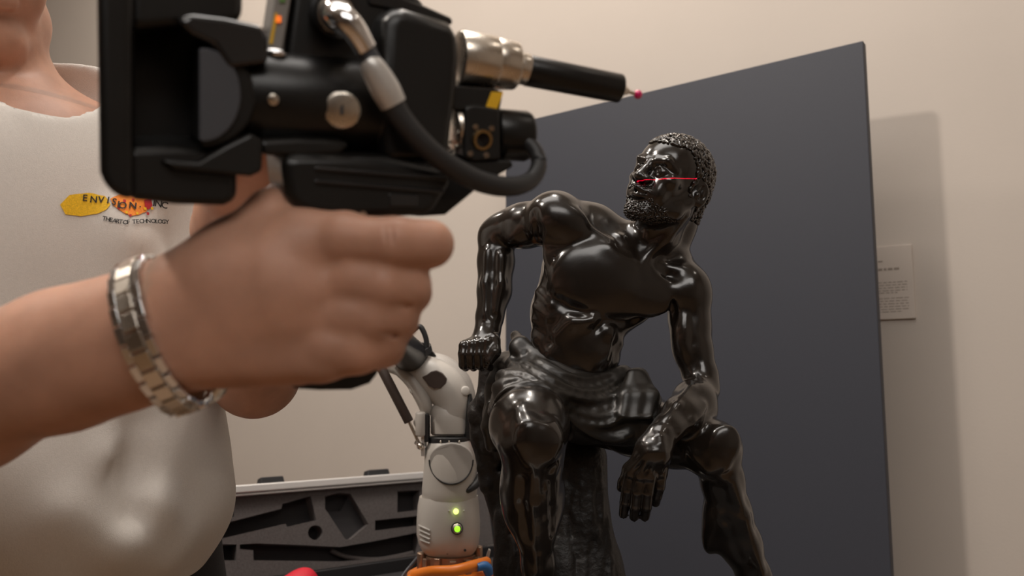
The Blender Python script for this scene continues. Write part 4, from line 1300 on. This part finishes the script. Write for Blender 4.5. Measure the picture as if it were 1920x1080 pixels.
# left arm: elbow below, forearm up to the hand behind the scanner
EL = P(478, 700, .80)
pb.limb([(SHL, .052), (P(440, 540, .86), .045), (EL, .040)], .02)
pb.limb([(EL, .041), (P(470, 560, .73), .041), (P(440, 430, .63), .029), (P(455, 390, .60), .028)], .015)
pb.limb([(P(450, 400, .60), .030), (P(480, 345, .565), .034), (P(500, 300, .55), .030)], .015, flat=(VF, .7))
for i, (x, y) in enumerate(((470, 262), (502, 240), (532, 236), (562, 250))):
    pb.limb([(P(478 + 12 * i, 310, .55), .011), (P(x, y + 20, .535), .0105), (P(x + 4, y - 40, .51), .0095), (P(x + 8, y - 70, .495), .008)], .005)
pb.limb([(P(440, 380, .585), .017), (P(425, 330, .555), .014), (P(420, 290, .53), .012)], .008)

pz = np.array([CH[0], CH[1], 0.0])
lo1 = np.min([P(300, 740, .34), P(300, 320, .34), P(880, 740, .48), P(880, 320, .48), P(300, 740, .48), P(300, 320, .48)], axis=0)
hi1 = np.max([P(300, 740, .34), P(300, 320, .34), P(880, 740, .48), P(880, 320, .48), P(300, 740, .48), P(300, 320, .48)], axis=0)
lo1[0] = P(300, 600, .40)[0]
hc = [HC + (ps * a + pu * b + pf * c) * PU for a in (-72, 72) for b in (-95, 100) for c in (-102, 102)]
person = link('person', pb.mesh('person', 0.004, [(lo1, hi1, 0.0010), (np.min(hc, axis=0), np.max(hc, axis=0), 0.002)], 2), M['skin'], None, pz)
tag(person, 'person in a white polo shirt gripping the black scanner with a watch on the wrist', 'person')
# hair
hb_ = Body()
def HH(a, b, c): return HC + (ps * a + pu * b + pf * c) * PU
hb_.ell(HH(0, 32, -22), (65 * PU, 74 * PU, 84 * PU), (ps, pu, pf), .004)
hb_.ell(HH(0, 2, 66), (75 * PU, 62 * PU, 62 * PU), (ps, pu, pf), .006, 's')
hb_.ell(HH(0, -60, 0), (80 * PU, 52 * PU, 90 * PU), (ps, pu, pf), .006, 's')
link('hair', hb_.mesh('hair', .003), M['hair'], person)
for e in (-1, 1):
    ball('eye', HH(e * 25, -2, 61), 11.4 * PU, M['eye'], person, n=16)
    ball('iris', HH(e * 25, -3, 68.5), (5 * PU, 5 * PU, 4.2 * PU), M['black_thread'], person, (ps, pu, pf), n=12)
# polo shirt
sh = Body()
yw = nrm(SHL - SHR); yw = nrm(np.array([yw[0], yw[1], 0]))
yf = np.array([yw[1], -yw[0], 0])
if yf[1] > 0: yf = -yf
TA = (yw, WORLD[2], yf)
sh.ell(P(45, 470, .78), (.205, .20, .135), TA, .05)
sh.limb([(SHR + WORLD[2] * -.01, .072), (P(10, 325, .775), .078), (SHL + WORLD[2] * -.01, .070)], .05)
sh.ell(P(40, 700, .78), (.165, .19, .130), TA, .06)
sh.ell(P(68, 930, .78), (.182, .12, .138), TA, .06)
sh.ell(P(120, 880, .755), (.13, .15, .09), TA, .07)
sh.limb([(P(240, 800, .80), .02), (P(316, 905, .80), .026), (P(345, 950, .80), .024), (P(290, 1035, .80), .026)], .045)
# sleeves
sh.limb([(SHL, .066), (SHL * .45 + P(440, 540, .86) * .55, .066), (SHL * .2 + P(440, 540, .86) * .8, .066)], .03)
sh.limb([(SHR, .068), (SHR * .5 + ELB * .5, .068), (SHR * .32 + ELB * .68, .069)], .03)
# openings: neck
sh.limb([(P(38, 310, .765), .062), (P(36, 240, .75), .070), (P(36, 150, .75), .08)], .008, 's')
# folds
bsh = surface(sh, .006)
for ch, r, op in (([(220, 860), (280, 950), (340, 1010)], 6, 'u'), ([(120, 960), (220, 1020), (300, 1050)], 10, 'u'),
                  ([(262, 800), (252, 880), (250, 960)], 5, 's'),
                  ([(338, 400), (342, 450), (344, 500)], 8, 's'), ([(222, 415), (228, 450), (226, 520)], 7, 'u')):
    rr_ = r * .7 / FPX
    sh.limb([(hit(bsh, a_, b_, (r * .9 if op == 'u' else -r * .55) * .7 / .85), rr_) for a_, b_ in ch], .035, op)
shirt_me = sh.mesh('polo_shirt', .0042, (), 8)
bv = BVHTree.FromPolygons([tuple(v.co) for v in shirt_me.vertices], [tuple(p.vertices) for p in shirt_me.polygons])
shirt = link('polo_shirt', shirt_me, M['shirt'], person)
# collar
cb = Body()
n_ = 26
cc_ = P(36, 268, .765)
ca, cbx, ccx = frame(D(.05, 1, -.12), VX)
ring_ = [cc_ + (cbx * math.cos(t) + ccx * math.sin(t)) * .082 + (WORLD[2] * (.012 * math.sin(t + .6))) for t in np.linspace(0, 2 * math.pi, n_)]
cb.limb([(p, .009) for p in ring_], .006)
cb.limb([(p - WORLD[2] * .018 + nrm(p - cc_) * .010, .008) for p in ring_], .012)
cb.limb([(p - WORLD[2] * .006 + nrm(p - cc_) * .006, .008) for p in ring_], .012)
link('collar', cb.mesh('collar', .003, (), 2), M['shirt'], shirt)
# trousers and belt, shoes
tr = Body()
PC = P(62, 1150, .78)
hipz = PC[2]
tr.ell((PC[0], PC[1], hipz), (.178, .14, .135), TA, .04)
tr.ell((PC[0], PC[1], hipz + .07), (.170, .09, .132), TA, .04)
for e in (-1, 1):
    h0 = np.array([PC[0], PC[1], hipz]) + yw * (.088 * e)
    tr.limb([(h0 - WORLD[2] * .03, .092), (h0 - WORLD[2] * (hipz * .5) + yw * (.02 * e), .072), (h0 * [1, 1, 0] + yw * (.035 * e) + WORLD[2] * .07, .055)], .04)
link('trousers', tr.mesh('trousers', .006, (), 2), M['trousers'], person)
for e in (-1, 1):
    f0 = (np.array([PC[0], PC[1], 0]) + yw * (.123 * e))
    so = Body()
    so.limb([(f0 + [0, 0, .045] - yf * .04, .042), (f0 + [0, 0, .036] + yf * .08, .036), (f0 + [0, 0, .03] + yf * .17, .029)], .02)
    so.rbox(f0 + yf * .06 + [0, 0, .0], (yf, yw, WORLD[2]), (.3, .2, .0012), .001, .002, 's')
    link('shoe', so.mesh('shoe', .005, (), 1), M['belt'], person)
bt = []
bl = np.array([PC[0], PC[1], hipz + .10])
v, f = [], []
for k in range(48):
    t = 2 * math.pi * k / 48
    e = yw * (.180 * math.cos(t)) + yf * (.140 * math.sin(t))
    n__ = nrm(e)
    for (o1, z) in ((-.004, -.018), (.0035, -.018), (.0035, .018), (-.004, .018)):
        v.append(bl + e + n__ * o1 + WORLD[2] * z)
for k in range(48):
    for j in range(4):
        f.append((k * 4 + j, k * 4 + (j + 1) % 4, ((k + 1) % 48) * 4 + (j + 1) % 4, ((k + 1) % 48) * 4 + j))
link('belt', pymesh('belt', v, f, True, 40), M['belt'], person)

# embroidered emblem and lettering on the chest
def on_shirt(px, py, off):
    r = Vector(P(px, py, 1.0) - CAM).normalized()
    h, n, i, d = bv.ray_cast(Vector(CAM), r)
    if h is None:
        h = Vector(P(px, py, .65)); n = -r
    if n.dot(r) > 0: n = -n
    return np.array(h + n * off)
def stitched(name, polys, off, m, th=.0006):
    """polys: list of photo outlines, triangulated and laid on the cloth"""
    bm_ = bmesh.new()
    for pl_ in polys:
        vs_ = [bm_.verts.new((x, y, 0)) for x, y in pl_]
        es = [bm_.edges.new((vs_[i], vs_[(i + 1) % len(vs_)])) for i in range(len(vs_))]
    bmesh.ops.triangle_fill(bm_, use_beauty=True, edges=bm_.edges[:])
    bmesh.ops.subdivide_edges(bm_, edges=[e for e in bm_.edges if e.calc_length() > 8], cuts=2, use_grid_fill=True)
    bmesh.ops.triangulate(bm_, faces=bm_.faces[:])
    for vv_ in bm_.verts:
        vv_.co = Vector(on_shirt(vv_.co.x, vv_.co.y, off))
    me_ = bpy.data.meshes.new(name); bm_.to_mesh(me_); bm_.free()
    bmm = bmesh.new(); bmm.from_mesh(me_)
    for fc in bmm.faces:
        if fc.normal.dot(Vector(VF)) > 0: fc.normal_flip()
    bmm.to_mesh(me_); bmm.free()
    return link(name, me_, m, shirt)
def wob(pts, n=3, a=2.0, sd=1):
    r_ = random.Random(sd); out = []
    for i in range(len(pts)):
        p, q = np.array(pts[i], float), np.array(pts[(i + 1) % len(pts)], float)
        for j in range(n):
            t = j / n
            out.append(tuple(p * (1 - t) + q * t + np.array([r_.uniform(-a, a), r_.uniform(-a, a)]) * (1 if j else .4)))
    return out
stitched('emblem_yellow', [wob([(112, 384), (130, 366), (165, 362), (196, 368), (207, 384), (198, 394), (180, 402), (150, 406), (122, 402)], 3, .8, 3)], .0008, M['yel_thread'])
stitched('emblem_orange', [wob([(206, 374), (222, 366), (250, 364), (274, 370), (280, 380), (274, 396), (262, 402), (244, 406), (236, 402), (222, 394), (212, 386)], 3, .8, 4)], .0008, M['or_thread'])
stitched('emblem_red', [wob([(268, 376), (282, 374), (284, 386), (276, 394), (270, 388)], 2, .6, 6)], .0013, M['red_thread'])
for i, (x, y, s_, mm) in enumerate(((275, 401, 2.6, 'red_thread'), (283, 391, 2.4, 'yel_thread'), (270, 392, 2.6, 'yel_thread'), (243, 405, 2.2, 'red_thread'), (255, 401, 2.2, 'yel_thread'), (222, 392, 2, 'red_thread'), (236, 399, 2.4, 'yel_thread'), (232, 378, 2.6, 'red_thread'), (248, 376, 2.2, 'red_thread'))):
    stitched('emblem_stitch', [[(x - s_, y - s_), (x + s_, y - s_ * .8), (x + s_, y + s_), (x - s_ * .8, y + s_)]], .0013, M[mm])
def glyph(ch):
    cu = bpy.data.curves.new('glyph', 'FONT'); cu.body = ch; cu.size = 1.0
    cu.resolution_u = 3; cu.offset = .022
    ob = bpy.data.objects.new('glyph', cu)
    COL.objects.link(ob)
    dg = bpy.context.evaluated_depsgraph_get()
    me_ = bpy.data.meshes.new_from_object(ob.evaluated_get(dg))
    bpy.data.objects.remove(ob)
    return me_
GL = {}
def letters(name, items, hgt, m, bold=0.0):
    """items: (char, centre px, baseline py, turn in degrees): each is stitched as its own letter"""
    for ch, cx, by, rot in items:
        if ch not in GL: GL[ch] = glyph(ch)
        me_ = GL[ch].copy(); me_.name = name
        me_.materials.clear()
        co = np.array([v_.co[:] for v_ in me_.vertices])
        if len(co) == 0: continue
        mx = (co[:, 0].min() + co[:, 0].max()) / 2
        cr, sr = math.cos(math.radians(rot)), math.sin(math.radians(rot))
        for v_, c_ in zip(me_.vertices, co):
            x = (c_[0] - mx) * hgt / .70 * (1 + bold); y = c_[1] * hgt / .70
            v_.co = Vector(on_shirt(cx + x * cr + y * sr, by + x * sr - y * cr, .0018))
        bmm = bmesh.new(); bmm.from_mesh(me_)
        for fc in bmm.faces:
            if fc.normal.dot(Vector(VF)) > 0: fc.normal_flip()
        bmm.to_mesh(me_); bmm.free()
        link(name, me_, m, shirt)
letters('letter', [('E', 158, 378, 4), ('N', 174, 381, 5), ('V', 188, 382, 6), ('I', 201, 383, 8), ('S', 212, 386, 10), ('I', 220, 391, 8), ('O', 228, 393, 4), ('N', 246, 393, 6), ('.', 260, 390, 0), ('I', 285, 387, 10), ('N', 293, 388, 10), ('C', 304, 390, 14)], 12, M['black_thread'], .1)
tx_ = "THE ART OF TECHNOLOGY"
xs_ = [195, 201.5, 207.5, 0, 214, 220, 225, 0, 233.5, 239.5, 0, 249, 255.5, 262, 268.5, 275.5, 284, 290.5, 296.5, 303, 310]
def ybase(x):
    return float(np.interp(x, [193, 215, 233, 250, 280, 312], [414, 419, 422, 420.5, 418.5, 419.5]))
it = []
for ch, x in zip(tx_, xs_):
    if ch == ' ': continue
    sl = math.degrees(math.atan2(ybase(x + 4) - ybase(x - 4), 8))
    it.append((ch, x, ybase(x), sl))
letters('letter', it, 7.6, M['black_thread'], .05)

# ------------------------------------------------------------------ steel bracelet watch on the right wrist
WC = P(308, 628, .407)
e1 = (P(353, 760, .407) - P(250, 494, .407)) / 2
e2 = P(258, 640, .377) - WC
# keep the ring outside the wrist
watch = empty('wristwatch', WC + e1, 'steel link bracelet watch worn loosely on the wrist of the scanner hand', 'watch')
NL = 26
ra = nrm(np.cross(e1, e2))
if ra @ VX < 0: ra = -ra
def wpt(t): return WC + e1 * math.cos(t) * 1.03 + e2 * math.sin(t) * 1.03
wid = 30 * DH / FPX
for k in range(NL):
    t = 2 * math.pi * (k + .5) / NL
    if 5.1 < t < 5.8:      # space for the watch case behind the wrist
        continue
    tg = nrm(wpt(t + .05) - wpt(t - .05))
    L = np.linalg.norm(wpt(t + math.pi / NL) - wpt(t - math.pi / NL)) / 2
    no = nrm(np.cross(tg, ra))
    if no @ (wpt(t) - WC) < 0: no = -no
    a_ = nrm(np.cross(no, tg))
    box('link', wpt(t) + no * .0006, (tg, a_, no), (L * .92, wid * .50, .0016), M['steel'], watch, .0006)
    t2 = t + math.pi / NL
    for s_ in (-1, 1):
        box('link', wpt(t2) + a_ * (wid * .76 * s_), (tg, a_, no), (L * .92, wid * .25, .0013), M['chrome'], watch, .0005)
t = 5.45
wc = wpt(t); tg = nrm(wpt(t + .05) - wpt(t - .05)); no = nrm(np.cross(tg, ra))
if no @ (wc - WC) < 0: no = -no
wcs = cyl('watch_case', wc - no * .002, wc + no * .006, .0155, M['steel'], watch, rnd=.001, n=36)
cyl('watch_glass', wc + no * .0055, wc + no * .0066, .0135, M['shell_gloss'], wcs, n=36)
a_ = nrm(np.cross(no, tg))
cyl('crown', wc + a_ * .015 + no * .002, wc + a_ * .018 + no * .002, .002, M['steel'], wcs, n=12)

# ------------------------------------------------------------------ red laser line thrown by the scanner
LP = K(1006, 240, 26)
ld = bpy.data.lights.new('laser_line', 'SPOT')
ld.energy = 30.0; ld.shadow_soft_size = 0.0; ld.spot_size = math.radians(60); ld.spot_blend = 0.0; ld.color = (1.0, 1.0, 1.0)
lo = bpy.data.objects.new('laser_line', ld)
T1 = S(1250, 333, -70)
zz = nrm(LP - T1)                        # a lamp shines along its -Z
T2 = S(1310, 338, -30)
yy_ = nrm(np.cross(zz, T2 - T1))
xx_ = np.cross(yy_, zz)
lo.matrix_world = Matrix(((xx_[0], yy_[0], zz[0], LP[0]), (xx_[1], yy_[1], zz[1], LP[1]), (xx_[2], yy_[2], zz[2], LP[2]), (0, 0, 0, 1)))
COL.objects.link(lo)
rg_ = []
for a_, b_, z_ in ((1183, 332, -78), (1322, 340, -18)):
    q_ = S(a_, b_, z_) - LP
    rg_.append((q_ @ xx_) / (q_ @ zz))
LSH = sum(rg_) / 2; LHW = abs(rg_[0] - rg_[1]) / 2
ld.use_nodes = True
nt = ld.node_tree
em = nt.nodes['Emission']
tcn = nt.nodes.new('ShaderNodeTexCoord')
sp = nt.nodes.new('ShaderNodeSeparateXYZ')
nt.links.new(tcn.outputs['Normal'], sp.inputs[0])
def mth(op, a, b=None):
    n = nt.nodes.new('ShaderNodeMath'); n.operation = op
    for i, x in enumerate((a, b)):
        if x is None: continue
        if isinstance(x, (int, float)): n.inputs[i].default_value = x
        else: nt.links.new(x, n.inputs[i])
    return n.outputs[0]
ry = mth('ABSOLUTE', mth('DIVIDE', sp.outputs[1], sp.outputs[2]))
rx = mth('ABSOLUTE', mth('SUBTRACT', mth('DIVIDE', sp.outputs[0], sp.outputs[2]), LSH))
mask = mth('MULTIPLY', mth('LESS_THAN', ry, 0.0008), mth('LESS_THAN', rx, LHW))
nt.links.new(mth('MULTIPLY', mask, 50.0), em.inputs['Strength'])
em.inputs['Color'].default_value = (1.0, 0.0, 0.045, 1)
